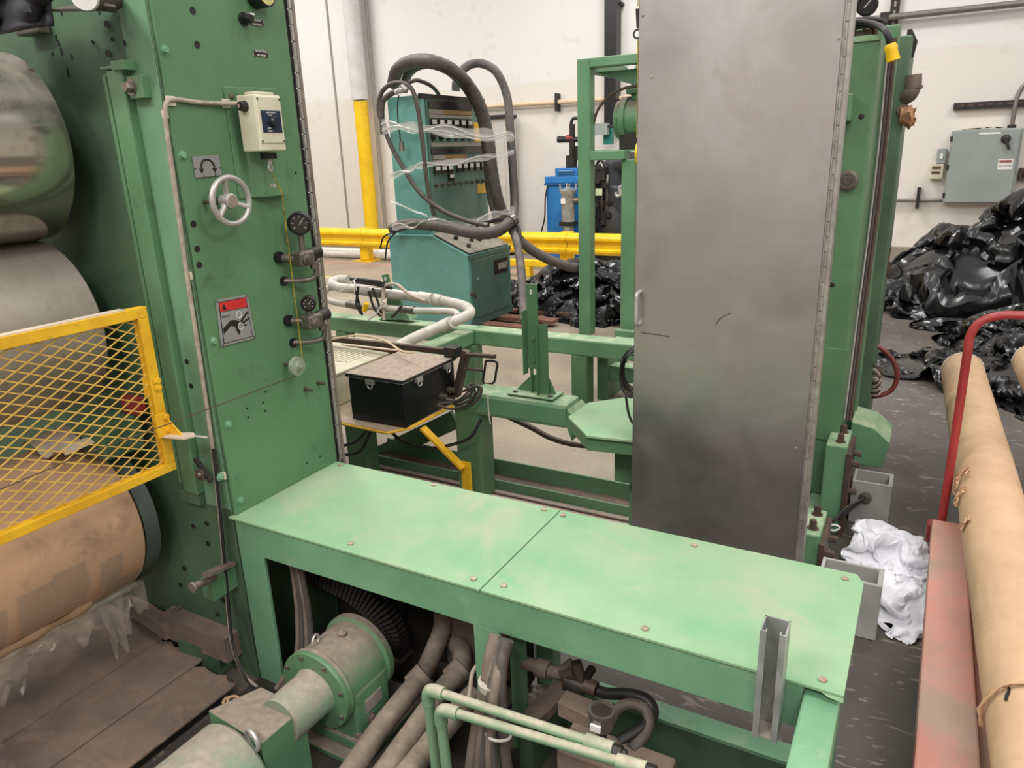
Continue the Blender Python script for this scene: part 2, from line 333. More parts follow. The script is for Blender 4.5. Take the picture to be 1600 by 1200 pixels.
M().box(a.x, 3.4, 11.03, 11.1, a.z-.045, a.z+.035).build('channel', darkm, r)
for k in range(24): M().box(a.x+.05+k*.1, a.x+.11+k*.1, 11.027, 11.031, a.z-.012, a.z+.012).build('slot', rust, r)
a = at(1400, 313, 'y', 11.03); b_ = at(1470, 314, 'y', 11.03)
r = root('wall_conduit', (-.2, 11.03, a.z), 'thin grey horizontal conduit on wall left of grey disconnect box', 'conduit')
M().tube([(a.x-.4, 11.03, a.z), (b_.x+.12, 11.03, a.z)], .025, 8).build('tube', greyc, r)
c = at(1435, 306, 'y', 11.03); M().box(c.x-.02, c.x+.02, 10.98, 11.1, a.z-.1, a.z+.16).build('clamp', darkm, r)
# disconnect box
p0 = at(1470, 318, 'y', 10.9); p1 = at(1585, 204, 'y', 10.9)
x0, x1, z0, z1 = p0.x+.02, p0.x+.75, p0.z, at(1483, 204, 'y', 10.9).z
r = root('disconnect_box', ((x0+x1)/2, 11, z0), 'large grey electrical disconnect enclosure with lever on back wall', 'electrical box')
M().box(x0, x1, 10.9, 11.1, z0, z1).build('enclosure', greypaint, r, .01)
M().box(x0+.015, x1-.03, 10.875, 10.9, z0+.015, z1-.015).build('door', greypaint, r, .006)
c = at(1568, 216, 'y', 10.86)
lv = M().lathe((x1-.17, 10.875, z1-.12), (0, -1, 0), [(0, .05), (.02, .05), (.025, .03), (.04, 0)], 16).bar((x1-.18, 10.845, z1-.11), (x1-.12, 10.845, z1-.24), .03, .02, (0, 1, 0)).build('lever', darkm, r)
d = M().box(x1-.21, x1-.06, 10.872, 10.876, z1-.47, z1-.35).build('warning_label', white, r)
M().box(x1-.2, x1-.07, 10.870, 10.873, z1-.395, z1-.36).build('warning_header', mat('faded_red_print', (190, 130, 120), None), d)
text('DANGER', .028, (x1-.135, 10.869, z1-.378), (1, 0, 0), (0, 0, 1), inkb, d)
text('HIGH VOLTAGE', .018, (x1-.135, 10.871, z1-.43), (1, 0, 0), (0, 0, 1), inkb, d)
M().box(x0+.28, x0+.50, 10.872, 10.876, z1-.06, z1-.04).build('label_strip', white, r)
for z in (z0+.1, z1-.1, (z0+z1)/2): M().box(x0-.015, x0+.01, 10.89, 10.93, z-.03, z+.03).build('hinge', darkm, r)
M().grid(lambda u, v: Vector((x0+.1+u*.42, 10.89+v*.18, z1+.012+.02*noise.noise(Vector((u*5, v*4, 1)))+.03*u*(1-u))), 14, 6).build('crumpled_papers', whitefab, None, label='crumpled papers lying on top of grey disconnect box', cat='papers')
r = root('conduit_bend', (x1-.1, 11.02, z1), 'grey conduit rising from disconnect box and bending right', 'conduit')
M().tube(sm([(x1-.12, 11.02, z1), (x1-.11, 11.02, z1+.35), (x1-.02, 11.02, z1+.52), (x1+.2, 11.02, z1+.62), (x1+1.2, 11.02, z1+.64)]), .025, 10).build('tube', greyc, r)
M().cyl((x1-.12, 11.02, z1), (x1-.12, 11.02, z1+.04), .045).build('locknut', darkm, r)
M().tube([(x1-.02, 11.04, 0), (x1-.02, 11.04, z0)], .02, 8).build('lower_tube', greyc, r)
c = at(1471, 244, 'y', 11)
r = root('switch_box', (c.x, 11.05, c.z-.1), 'small grey toggle switch box left of disconnect box', 'switch')
M().box(c.x-.05, c.x+.05, 10.99, 11.1, c.z-.09, c.z+.09).build('body', greypaint, r, .006)
M().box(c.x-.015, c.x+.015, 10.975, 10.99, c.z-.03, c.z+.03).build('toggle', white, r)
c = at(1465, 268, 'y', 11)
r = root('control_box', (c.x, 11.05, c.z-.1), 'small beige labelled box below toggle switch on back wall', 'box')
M().box(c.x-.08, c.x+.06, 10.97, 11.1, c.z-.09, c.z+.09).build('body', beige, r, .006)
for k in (0, 1): M().box(c.x-.065, c.x+.03, 10.966, 10.971, c.z-.03+k*.06, c.z+.005+k*.06).build('label_strip', rust, r)
c = at(1597, 272, 'y', 11)
r = root('control_box', (c.x, 11.05, c.z-.1), 'small brown box right of grey disconnect box, at picture edge', 'box')
M().box(c.x-.03, c.x+.14, 10.99, 11.1, c.z-.07, c.z+.07).build('body', rust, r, .006)
M().box(c.x+.0, c.x+.1, 10.98, 10.99, c.z-.03, c.z+.03).build('cover', darkm, r)
# grey wall cabinet behind the teal console
p0 = at(764, 186, 'y', 10.7); p1 = at(806, 345, 'y', 10.7)
r = root('wall_cabinet', ((p0.x+p1.x)/2, 10.9, 0), 'pale grey tall cabinet standing at wall behind teal console', 'cabinet')
gl = mat('pale_grey_cabinet', (190, 184, 176), (182, 176, 168), .5)
M().box(p0.x-.5, p1.x-.1, 10.7, 11.0, .05, p0.z).build('body', gl, r, .01)
M().box(p0.x-.55, p1.x-.08, 10.66, 11.0, p0.z, p0.z+.05).build('cap', darkm, r)
M().box(p0.x+.1, p1.x-.16, 10.69, 10.7, .2, p0.z-.3).build('door', gl, r, .004)
# ------------------------------------------------------------------ guardrail
gy = 9.5
r = root('guard_rail', (-6.5, gy, 0), 'bright yellow ribbed steel guard rail standing before back wall', 'guard rail')
prof = [(0, .235), (-.05, .25), (-.07, .28), (-.07, .31), (-.02, .345), (-.015, .375), (-.02, .405), (-.07, .44), (-.07, .47), (-.05, .5), (0, .535), (.02, .535), (.02, .235)]
for xa, xb2 in ((-13, -8.1), (-8.1, -4.4), (-4.4, -1.2)):
    M().prism([(xa+.004, gy+p_[0], p_[1]) for p_ in prof], (xb2-xa-.008, 0, 0)).build('rail_beam', yellow, r)
for xx in (-12.1, -8.13, -4.45):
    p_ = M().box(xx-.09, xx+.09, gy+.02, gy+.16, .012, .54).build('post', yellow, r, .01)
    M().box(xx-.2, xx+.2, gy-.08, gy+.26, 0, .012).build('base_plate', yellow, p_)
    for dx in (-.05, .05):
        for dz in (.31, .46): bolt(p_, (xx+dx, gy-.07, dz), (0, -1, 0), .012, yellow)
r = root('lower_rail', (-3.5, 8.9, 0), 'low yellow bumper rail on the floor before guard rail', 'guard rail')
M().box(-5.4, -1.4, 8.86, 8.95, .14, .23).build('bar', yellow, r, .012)
for xx in (-4.75, -2.2): M().box(xx-.07, xx+.07, 8.86, 8.98, 0, .14).build('foot', yellow, r, .008)
for k, (a, b_, c) in enumerate(((9.95, .07, 'upper white plastic pipe lying behind guard rail'), (9.75, .055, 'nearer white plastic pipe lying behind guard rail'))):
    M().tube([(-13, a, b_), (-7.3+k*.5, a, b_)], b_, 14).build('white_pipe', white, None, label=c, cat='pipe', group='white pipes on the floor')
# ------------------------------------------------------------------ blue unit and pump station behind the rail
p0 = at(851, 362, 'y', 10.2)
bx0 = at(853, 300, 'y', 10.2).x; bx1 = at(915, 300, 'y', 10.2).x; bz = at(855, 290, 'y', 10.2).z
r = root('blue_tank_unit', ((bx0+bx1)/2, 10.4, 0), 'blue box shaped machine with stepped top behind guard rail', 'machine')
M().box(bx0, bx1, 10.2, 10.7, 0, bz).build('tank', blue, r, .02)
M().box(bx0-.02, bx1+.02, 10.18, 10.72, bz, bz+.03).build('lid_flange', mat('blue_dark', (30, 80, 130), None), r)
M().box(bx0-.02, bx1, 10.2, 10.7, bz+.03, bz+.13).build('lower_step', blue, r, .01)
uz = at(870, 263, 'y', 10.2).z; ux = at(867, 270, 'y', 10.2).x
h_ = M().box(ux, ux+.35, 10.2, 10.6, bz+.13, uz).build('control_head', blue, r, .01)
M().box(ux+.05, ux+.32, 10.185, 10.2, bz+.16, uz-.04).build('recess_panel', mat('blue_mid', (28, 96, 150), None), h_)
M().box(ux+.08, ux+.30, 10.17, 10.185, bz+.2, bz+.215).build('ledge', mat('light_blue', (120, 170, 210), None), h_)
M().tube(sm(pv((856, 288, 'y', 10.2), (852, 310, 'y', 10.15), (851, 340, 'y', 10.1), (846, 362, 'y', 10.1))), .012, 6).build('power_cord', blkcable, r)
c = at(888, 330, 'y', 10.05)
ft = at(888, 300, 'y', 10.05); fb = at(888, 346, 'y', 10.05)
r = root('steel_filter', (c.x, 10.05, 0), 'stainless filter canister standing before blue machine', 'filter')
M().lathe((c.x, 10.05, fb.z), (0, 0, 1), [(0, 0), (0, .1), (ft.z-fb.z-.03, .1), (ft.z-fb.z, .12), (ft.z-fb.z+.03, .12), (ft.z-fb.z+.05, .08), (ft.z-fb.z+.07, 0)]).build('canister', galv, r)
M().box(c.x-.11, c.x+.11, 9.96, 10.14, fb.z-.06, fb.z).build('cradle', darkm, r)
M().cyl((c.x, 10.05, 0), (c.x, 10.05, fb.z-.06), .08).build('stand', galv, r)
for k in range(4): M().tube([(c.x+cos(k*1.57+.6)*.11, 10.05+sin(k*1.57+.6)*.11, ft.z-.02), (c.x+cos(k*1.57+.6)*.12, 10.05+sin(k*1.57+.6)*.12, ft.z+.12)], .012, 8).build('swing_bolt', alu, r)
M().cyl((c.x+.09, 10.05, ft.z-.12), (c.x+.22, 10.05, ft.z-.12), .045).build('outlet', nickel, r)
M().box(c.x-.07, c.x+.0, 9.945, 9.955, ft.z-.16, ft.z-.08).build('label_plate', white, r)
# dark piping
Y = 10.35
def P(x, y, Yv=None): return at(x, y, 'y', Yv or Y)
r = root('pipe_rack', (P(893, 300).x, Y, bz), 'dark valve pipework rising above blue machine', 'pipework')
M().tube([P(894, 262), P(894, 194)], .045, 10).build('riser', darkm, r)
M().tube(sm([P(892, 196), P(895, 186), P(905, 186), P(912, 196)], 4), .025, 8).build('top_bend', darkm, r)
h_ = M().tube([P(872, 218), P(905, 218)], [.05, .035], 10).build('valve_lever', black, r)
M().cyl(P(886, 216), P(896, 215), .045).build('red_collar', redp, h_, label='red collar')
M().tube([P(893, 262), P(893, 243)], .085, 14).build('valve_body', darkm, r)
M().tube([P(905, 250), P(905, 228)], .06, 12).build('union', darkm, r)
r = root('pump_tower', (P(958, 330, 10.6).x, 10.6, 0), 'dark grey pump housing with pipes behind green frame', 'pump')
dg = mat('charcoal_casting', (66, 68, 72), (48, 50, 54), .45, .2, scale=8, bump=.2)
M().tube(sm([P(958, 314, 10.6), P(958, 285, 10.6), P(960, 262, 10.6), P(972, 254, 10.6), P(986, 256, 10.6)], 5), .17, 16).build('elbow_pipe', dg, r)
M().lathe(P(958, 318, 10.6), (0, 0, 1), [(-.05, .2), (0, .22), (.05, .22), (.06, .17)]).build('flange', darkm, r)
q = P(962, 342, 10.6); M().lathe((q.x, 10.6, 0), (0, 0, 1), [(0, .0), (0, .3), (.1, .32), (q.z, .28), (q.z+.2, .2), (q.z+.25, 0)]).build('casing', darkm, r)
M().box(q.x-.1, q.x+.6, 10.4, 10.9, .0, q.z+.5).build('motor_block', dg, r, .04)
M().tube(sm([P(962, 300, 10.3), P(964, 306, 10.3), P(970, 304, 10.3), P(968, 294, 10.3), P(975, 290, 10.3)], 5), .028, 8).build('hook_pipe', alu, r)
for k, pts in enumerate((((930, 262), (938, 250), (948, 262)), ((926, 272), (934, 262), (944, 268)), ((930, 300), (935, 330), (930, 362)), ((938, 312), (940, 340), (936, 362)), ((944, 300), (934, 316), (926, 318)), ((932, 258), (930, 280), (931, 310)))):
    M().tube(sm([P(*p_, 10.4) for p_ in pts], 5), .022, 7).build('small_pipe', darkm, r)
for k in range(9):
    x_ = 928+k*2.6; M().tube(sm([P(x_, 258+k*2, 10.45), P(x_+3*sin(k*2.), 290+5*cos(k), 10.4), P(x_-2+4*cos(k*1.7), 330, 10.42), P(x_+2*sin(k), 362, 10.45)]), .016+.008*(k % 3), 7).build('small_pipe', darkm if k % 4 else nickel, r)
for (a, b_) in ((934, 284), (946, 290), (932, 320), (950, 336), (942, 348), (936, 262)):
    c = P(a, b_, 10.32); M().lathe((c.x, 10.32, c.z-.04), (0, 0, 1), [(0, .03), (.01, .045), (.06, .045), (.07, .03), (.09, .03), (.09, 0)], 12).build('valve', darkm, r)
M().tube([P(930, 196, 10.4), P(962, 198, 10.4)], .02, 7).build('small_pipe', darkm, r)
c = P(937, 272, 10.35); M().box(c.x-.09, c.x+.09, 10.3, 10.42, c.z-.1, c.z+.1).build('valve_block', darkm, r, .02)
c = P(936, 300, 10.25); M().box(c.x-.05, c.x+.05, 10.24, 10.25, c.z-.05, c.z+.05).build('pale_tag', mat('pale_green_tag', (200, 214, 170), None), r)
c = P(938, 202, 10.4); M().box(c.x-.16, c.x+.12, 10.35, 10.45, c.z-.08, c.z+.08).build('grey_panel', greypaint, r)
c = P(951, 212, 10.5); M().box(c.x-.06, c.x+.06, 10.45, 10.55, c.z-.12, c.z+.12).build('teal_panel', mat('deep_teal', (20, 120, 110), None), r)
# ------------------------------------------------------------------ green pump frame
fy = 6.1
r = root('pump_stand', (-2.45, fy, 0), 'tall green tube frame carrying a green pump, behind steel panel', 'frame')
X0 = at(906, 300, 'y', fy).x-.02; X1 = X0+.115
M().box(X0, X1, fy, fy+.12, 0, 2.36).build('post', green_beam, r, .008)
M().box(X1, -1.85, fy, fy+.12, 2.285, 2.36).build('top_beam', green_beam, r, .008)
M().box(X0, X1, fy+.12, fy+.9, 2.26, 2.36).build('top_side_beam', green_beam, r, .006)
M().box(X1, -2.29, fy, fy+.12, 1.545, 1.62).build('shelf_beam', green_beam, r, .006)
M().box(X1, -1.85, fy+.1, fy+.75, 1.61, 1.625).build('shelf_plate', green_beam, r)
M().box(-2.335, -2.21, fy+.05, fy+.18, 0, 1.545).build('post', green_beam, r, .008)
M().box(-2.35, -1.9, fy-.05, fy+.02, .0, .08).build('foot_plate', green_beam, r, .008)
M().prism([(X1, fy+.15, 2.26), (-2.15, fy+.15, 2.26), (-2.2, fy+.15, 2.12), (-2.35, fy+.15, 2.16)], (0, .02, 0)).build('gusset', green_d, r)
pc = at(985, 190, 'y', fy+.3)
r = root('rotary_pump', (pc.x, fy+.3, 1.625), 'green bolted flange pump with dusty top on green frame shelf', 'pump')
ce = (pc.x, fy+.3, at(980, 187, 'y', fy+.3).z)
M().lathe(ce, (1, 0, 0), [(-.12, 0), (-.12, .1), (-.10, .16), (-.05, .165), (-.05, .19), (0, .19), (0, .165), (.35, .165), (.38, .19), (.42, .19), (.45, 0)]).build('casing', green_d, r)
for k in range(10):
    a = 2*pi*k/10; bolt(r, (ce[0]-.05, ce[1]+.178*cos(a), ce[2]+.178*sin(a)), (-1, 0, 0), .013, nickel)
M().tube(sm([(ce[0]+.1, ce[1], ce[2]+.15), (ce[0]+.1, ce[1], ce[2]+.3), (ce[0]+.14, ce[1], ce[2]+.4), (ce[0]+.3, ce[1], ce[2]+.42)], 5), .09, 16).build('outlet_elbow', green_d, r)
M().box(ce[0]+.0, ce[0]+.22, ce[1]-.12, ce[1]+.12, ce[2]+.2, ce[2]+.26).build('outlet_flange', green_d, r, .006)
M().box(ce[0]-.05, ce[0]+.4, ce[1]-.14, ce[1]+.14, 1.625, ce[2]-.12).build('foot', darkm, r, .006)
M().tube(sm([P(927, 195, 6.2), P(935, 170, 6.2), P(955, 148, 6.2), P(975, 138, 6.2), P(995, 134, 6.2)]), .012, 8).build('copper_tube', rust, r)
r = root('hanging_chain', P(997, 60, 5.8), 'dark chain hook with yellow cord hanging beside steel panel top', 'hook')
M().torus(P(996, 53, 5.8), (0, 1, 0), .03, .007, 20, 8).build('ring', darkm, r)
M().tube([P(997, 14, 5.8), P(997, 44, 5.8)], [.02, .012], 8).build('shackle', darkm, r)
M().tube([P(997, 60, 5.8), P(996, 140, 5.8), P(995, 215, 5.8)], .005, 6).build('cord', yrope, r)
M().tube([P(997, 10, 5.8), (P(997, 10, 5.8).x, 5.8, 2.95)], .004, 6).build('cord', yrope, r)
M().torus(P(1000, 240, 5.8), (1, 0, 0), .09, .012, 24, 8).build('yellow_sheave', yellow, r)
# ------------------------------------------------------------------ teal control console
CX0, CX1, CY0, CY1 = -4.56, -3.66, 5.72, 6.52
r = root('control_console', (-4.1, 6.1, .07), 'teal control console with breaker panel, wrapped in clear film', 'console')
prof = [(CX0, .07), (CX1, .07), (CX1, .745), (-4.06, .92), (CX0, .92)]
M().prism([(p_[0], CY0, p_[1]) for p_ in prof], (0, CY1-CY0, 0)).build('lower_cabinet', teal, r, .008)
dr = M().box(CX1, CX1+.015, CY0+.05, CY1-.04, .14, .69).build('door', teal_dk, r, .004)
M().box(CX1+.0, CX1+.012, CY0, CY1, .70, .742).build('front_strip', teal_dk, r)
M().box(CX1+.0, CX1+.008, CY0, CY1, .07, .135).build('kick_strip', teal_dk, r)
c = at(783, 415, 'x', CX1+.02)
n_ = M().box(CX1+.015, CX1+.022, c.y-.13, c.y+.13, c.z-.07, c.z+.07).build('name_plate', darkstrip, dr)
M().box(CX1+.022, CX1+.025, c.y-.06, c.y+.11, c.z-.03, c.z+.03).build('plate_window', greylab, r)
c = at(738, 458, 'x', CX1+.02)
M().lathe((CX1+.015, c.y, c.z), (1, 0, 0), [(0, .025), (.02, .025), (.025, 0)]).bar((CX1+.03, c.y, c.z), (CX1+.035, c.y+.05, c.z-.05), .02, .012).build('door_latch', nickel, dr)
for (a, b_) in ((747, 436),): c = at(a, b_, 'x', CX1+.02); M().lathe((CX1+.015, c.y, c.z), (1, 0, 0), [(0, .01), (.01, .008), (.012, 0)], 10).build('screw', alu, dr)
# desk top clutter panel
M().prism([(-4.05, CY0+.03, .925), (CX1+.0, CY0+.03, .758), (CX1+.0, CY0+.03, .765), (-4.05, CY0+.03, .935)], (0, CY1-CY0-.06, 0)).build('desk_panel', mat('dusty_desk', (160, 150, 136), (140, 130, 116), .7, scale=10), r)
for k in range(9):
    u = random.random(); v = .1+.8*random.random(); bxx = -4.0+u*.3
    M().lathe((bxx, CY0+v*(CY1-CY0), .925-(bxx+4.05)*.43), (.4, 0, 1), [(0, .022), (.03, .022), (.04, .015), (.045, 0)], 12).build('desk_button', random.choice([darkm, rust, alu, yellab]), r)
# upper box
UX = -4.12; UY0, UY1 = CY0+.06, CY0+1.16; UZ = 2.16
ub = M().box(CX0+.07, UX, UY0, UY1, .92, UZ).build('upper_cabinet', teal, r, .006)
M().box(UX, UX+.012, UY0, UY0+.05, .95, UZ).build('frame_strip', teal, ub)
fp = M().box(UX, UX+.008, UY0+.07, UY1, .97, UZ-.03).build('front_panel', teal_dk, r)
M().box(UX-.01, UX+.02, UY0-.01, UY1+.01, UZ-.03, UZ+.01).build('top_strip', darkm, ub)
def up(a, b_): q = at(a, b_, 'x', UX+.01); return q.y, q.z
def plate(a0, b0, a1, b1, th, mt, nm, par=fp):
    y0, z1_ = up(a0, b0); y1, z0_ = up(a1, b1)
    return M().box(UX+.008, UX+.008+th, y0, y1, z0_, z1_).build(nm, mt, par)
W_ = UY1-UY0
def zf(py): return at(700, py, 'x', UX).z
def row(ya_, yb_, f0, f1, mt, nm, th=.01): M().box(UX+.008, UX+.008+th, UY0+f0*W_, UY0+f1*W_, zf(yb_), zf(ya_)).build(nm, mt, fp)
row(150, 157, .08, .78, greylab, 'label_strip'); row(159, 171, .1, .78, darkstrip, 'dark_window')
row(172.5, 179, .1, .3, greylab, 'label_strip'); row(172.5, 179, .3, .78, brownlab, 'tan_strip'); row(180, 185, .1, .78, greylab, 'label_strip')
row(207, 211, .12, .4, darkstrip, 'dark_strip')
row(223, 229, .1, 1.0, greylab, 'label_strip'); row(231, 240, .1, 1.0, darkstrip, 'dark_window')
row(242, 248, .12, .3, greylab, 'label_strip'); row(242, 248, .3, .65, brownlab, 'tan_strip'); row(249, 254, .12, 1.0, greylab, 'label_strip')
lens = mat('white_switch_lens', (214, 212, 204), None, .4)
def switches(n, f0, f1, ya_, yb_, w_):
    z0_, z1_ = zf(yb_), zf(ya_); h = z1_-z0_
    for k in range(n):
        y = UY0+W_*(f0+(f1-f0)*k/(n-1 if n > 1 else 1))
        s_ = M().box(UX+.008, UX+.03, y-w_/2, y+w_/2, z0_, z1_).build('push_switch', darkstrip, r)
        M().box(UX+.03, UX+.034, y-w_*.4, y+w_*.4, z0_+h*.42, z0_+h*.92).build('white_lens', lens, s_)
switches(6, .15, .72, 187, 200, .085); switches(3, .16, .36, 258, 270, .09); switches(5, .5, .92, 256, 269, .075); switches(1, .37, .37, 272, 282, .085)
for (py, n, f0, f1, rr_) in ((215, 6, .14, .72, .03), (287, 9, .14, .92, .022)):
    for k in range(n):
        y = UY0+W_*(f0+(f1-f0)*k/(n-1)); M().lathe((UX+.008, y, zf(py)), (1, 0, 0), [(0, rr_), (.012, rr_), (.016, rr_*.6), (.034, rr_*.5), (.036, 0)], 14).build('rotary_switch', nickel if n == 9 else darkm, r)
M().box(UX+.008, UX+.014, UY1-.22, UY1-.07, zf(222), zf(190)).build('yellow_label', yellab, r)
M().box(UX+.008, UX+.014, UY1-.2, UY1-.03, zf(308), zf(292)).build('yellow_label', yellab, r)
# skid
r2 = root('wooden_skid', (-3.9, 6.1, 0), 'reddish brown timber skid under teal console', 'skid')
for y in (5.6, 5.95, 6.3, 6.65): M().box(-4.9, -3.05, y-.07, y+.07, .035, .07).build('plank', wood, r2, .004)
for x in (-4.5, -3.3): M().box(x-.06, x+.06, 5.5, 6.75, 0, .035).build('plank', wood, r2, .004)
# hoses on the console
YH = 5.68
def H(*pts, y=YH): return sm([at(a, b, 'y', y) if not isinstance(y, list) else at(a, b, 'y', y[i]) for i, (a, b) in enumerate(pts)], 8)
def ribbed(pts, r_): 
    return pts, [r_*(1+.05*(i % 2)) for i in range(len(pts))]
def hose(name, pts, r_, mt, label, n=12, group='hoses draped over the teal console', ends=True):
    p_, rs = ribbed(pts, r_); 
    rr = root(name, p_[0], label, 'hose', group)
    M().tube(p_, rs, n).build('hose_tube', mt, rr)
    if ends: M().tube([p_[-2], p_[-1], p_[-1]+(p_[-1]-p_[-2]).normalized()*.02], r_*1.25, n).build('hose_end', nickel, rr)
    return rr
hose('flexible_hose', sm(pv((614, 132, 'y', 6.0), (622, 108, 'y', 5.9), (650, 95, 'y', 5.75), (690, 101, 'y', 5.7), (725, 125, 'x', -3.95), (750, 165, 'x', -3.9), (763, 215, 'x', -3.86), (768, 260, 'x', -3.83), (775, 300, 'x', -3.8), (785, 335, 'x', -3.78)), 8), .058, rubber, 'thickest grey hose arching over console top and down its front')
hose('flexible_hose', sm(pv((632, 130, 'y', 6.1), (640, 112, 'y', 6.0), (662, 100, 'y', 5.9), (695, 106, 'x', -4.04), (730, 140, 'x', -4.0), (752, 185, 'x', -3.96), (760, 240, 'x', -3.95), (766, 300, 'x', -3.9), (778, 345, 'x', -3.8)), 8), .042, rubber, 'second grey hose just inside the thickest arch')
hose('flexible_hose', sm(pv((712, 142, 'y', 6.8), (714, 125, 'y', 6.8), (728, 105, 'y', 6.9), (750, 99, 'y', 7.0), (775, 112, 'y', 7.0), (792, 150, 'y', 7.0), (797, 200, 'y', 6.9), (801, 260, 'y', 6.8), (804, 320, 'y', 6.7), (800, 350, 'y', 6.5)), 8), .042, rubber, 'grey hose arch right of console reaching down past its side')
hose('flexible_hose', H((602, 200), (592, 175), (596, 145), (615, 130), (640, 135), (652, 165), (660, 220), (668, 290), (680, 345)), .02, rubber, 'thin hose looped over console left corner and down the panel edge')
hose('flexible_hose', H((640, 128), (655, 126), (680, 140), (698, 175), (708, 205), (718, 245), y=[5.7, 5.72, 6.1, 6.3, 6.4, 6.5]), .017, rubber, 'thin hose crossing the breaker panel top to a plug')
hose('flexible_hose', H((598, 210), (597, 165), (606, 150), (625, 140), (632, 140)), .024, rubber, 'short thin hose curled at console left top')
hose('flexible_hose', H((600, 200), (612, 230), (630, 262), (655, 300), (690, 328), (730, 345), (760, 352), y=[5.68, 5.68, 5.68, 5.66, 5.66, 5.66, 5.66]), .02, rubber, 'thin hose slanting down across console left side to the desk')
r = root('plug_pendant', at(627, 232, 'y', YH), 'black cable with grey plug dangling on console left side', 'plug')
M().tube(H((623, 148), (621, 175), (626, 222)), .006, 6).build('cable', blkcable, r)
M().tube([at(627, 221, 'y', YH), at(628, 236, 'y', YH)], [.02, .028], 12).build('plug', nickel, r)
r = root('coupling_cluster', at(626, 140, 'y', YH-.02), 'shiny threaded hose couplings bunched at console top left', 'fittings')
for k, (a, b_, c_, d_) in enumerate(((618, 145, 626, 140), (624, 143, 634, 138), (628, 134, 636, 141))):
    M().cyl(at(a, b_, 'y', YH-.04), at(c_, d_, 'y', YH-.04), .022, 12).build('coupling', alu, r)
hose('bundled_hose', H((612, 358), (640, 350), (690, 354), (740, 364), (775, 362), (800, 345), y=[5.66, 5.64, 5.6, 5.55, 5.6, 5.8]), .05, rubber, 'thick grey hose lying across front of console desk')
hose('bundled_hose', H((795, 350), (815, 378), (850, 402), (890, 417), (907, 418), y=[6.0, 6.05, 6.1, 6.15, 6.2]), .045, rubber, 'grey hose hanging from console desk right toward green frame')
hose('bundled_hose', H((795, 345), (808, 380), (815, 430), (818, 480), (820, 500), y=[6.0, 5.6, 5.2, 4.9, 4.8]), .035, rubber, 'hose dropping from console right corner behind the bracket post')
hose('bundled_hose', H((745, 352), (785, 343), (808, 352), (813, 385), (814, 415), y=[6.0, 5.9, 5.8, 5.7, 5.7]), .018, blkcable, 'thin black cable hooked over console right corner')
r = root('cable_ties', at(614, 357, 'y', 5.6), 'black cable tails hanging from hose at console left corner', 'cable')
M().tube(H((618, 362), (600, 370), (594, 388), y=5.6), .008, 6).build('cable_tail', blkcable, r)
M().tube(H((618, 364), (606, 378), (602, 404), y=5.6), .008, 6).build('cable_tail', blkcable, r)
# stretch film bands
r = root('stretch_film', (-4.1, 5.7, 1.3), 'bands of clear stretch film wrapped around console and hoses', 'plastic wrap')
def band(pts, ys, w_, k=8):
    p_ = sm([at(a, b_, 'y', y) for (a, b_), y in zip(pts, ys)], k); m = M(); n = len(p_)
    vs = []
    for i, q in enumerate(p_):
        wv = w_*(1+.3*sin(i*.9)); vs += [q+Vector((0, .004*sin(i*1.3), wv/2)), q+Vector((0, .01, 0)), q-Vector((0, 0, wv/2))]
    m.add(vs, [(3*i+j, 3*i+j+1, 3*i+4+j, 3*i+3+j) for i in range(n-1) for j in (0, 1)], True); m.build('film_band', wrap, r)
    m2 = M().tube([q+Vector((0, -.004, w_*.42*sin(i*.5))) for i, q in enumerate(p_)], .006, 6); m2.build('film_fold', wrap, r)
band([(596, 194), (640, 199), (700, 203), (770, 210), (803, 214)], [5.64, 5.64, 5.9, 6.2, 6.6], .08)
band([(597, 205), (640, 198), (700, 210), (770, 216), (803, 212)], [5.64, 5.64, 5.9, 6.2, 6.6], .05)
band([(607, 278), (640, 265), (660, 258), (720, 252), (770, 244), (803, 238)], [5.64, 5.64, 5.66, 5.9, 6.2, 6.6], .05)
band([(612, 315), (640, 326), (668, 338)], [5.66, 5.66, 5.66], .02)
band([(670, 344), (720, 350), (770, 336), (803, 328)], [5.6, 5.7, 5.9, 6.3], .06)
band([(612, 354), (640, 352), (665, 350)], [5.58, 5.58, 5.58], .06)
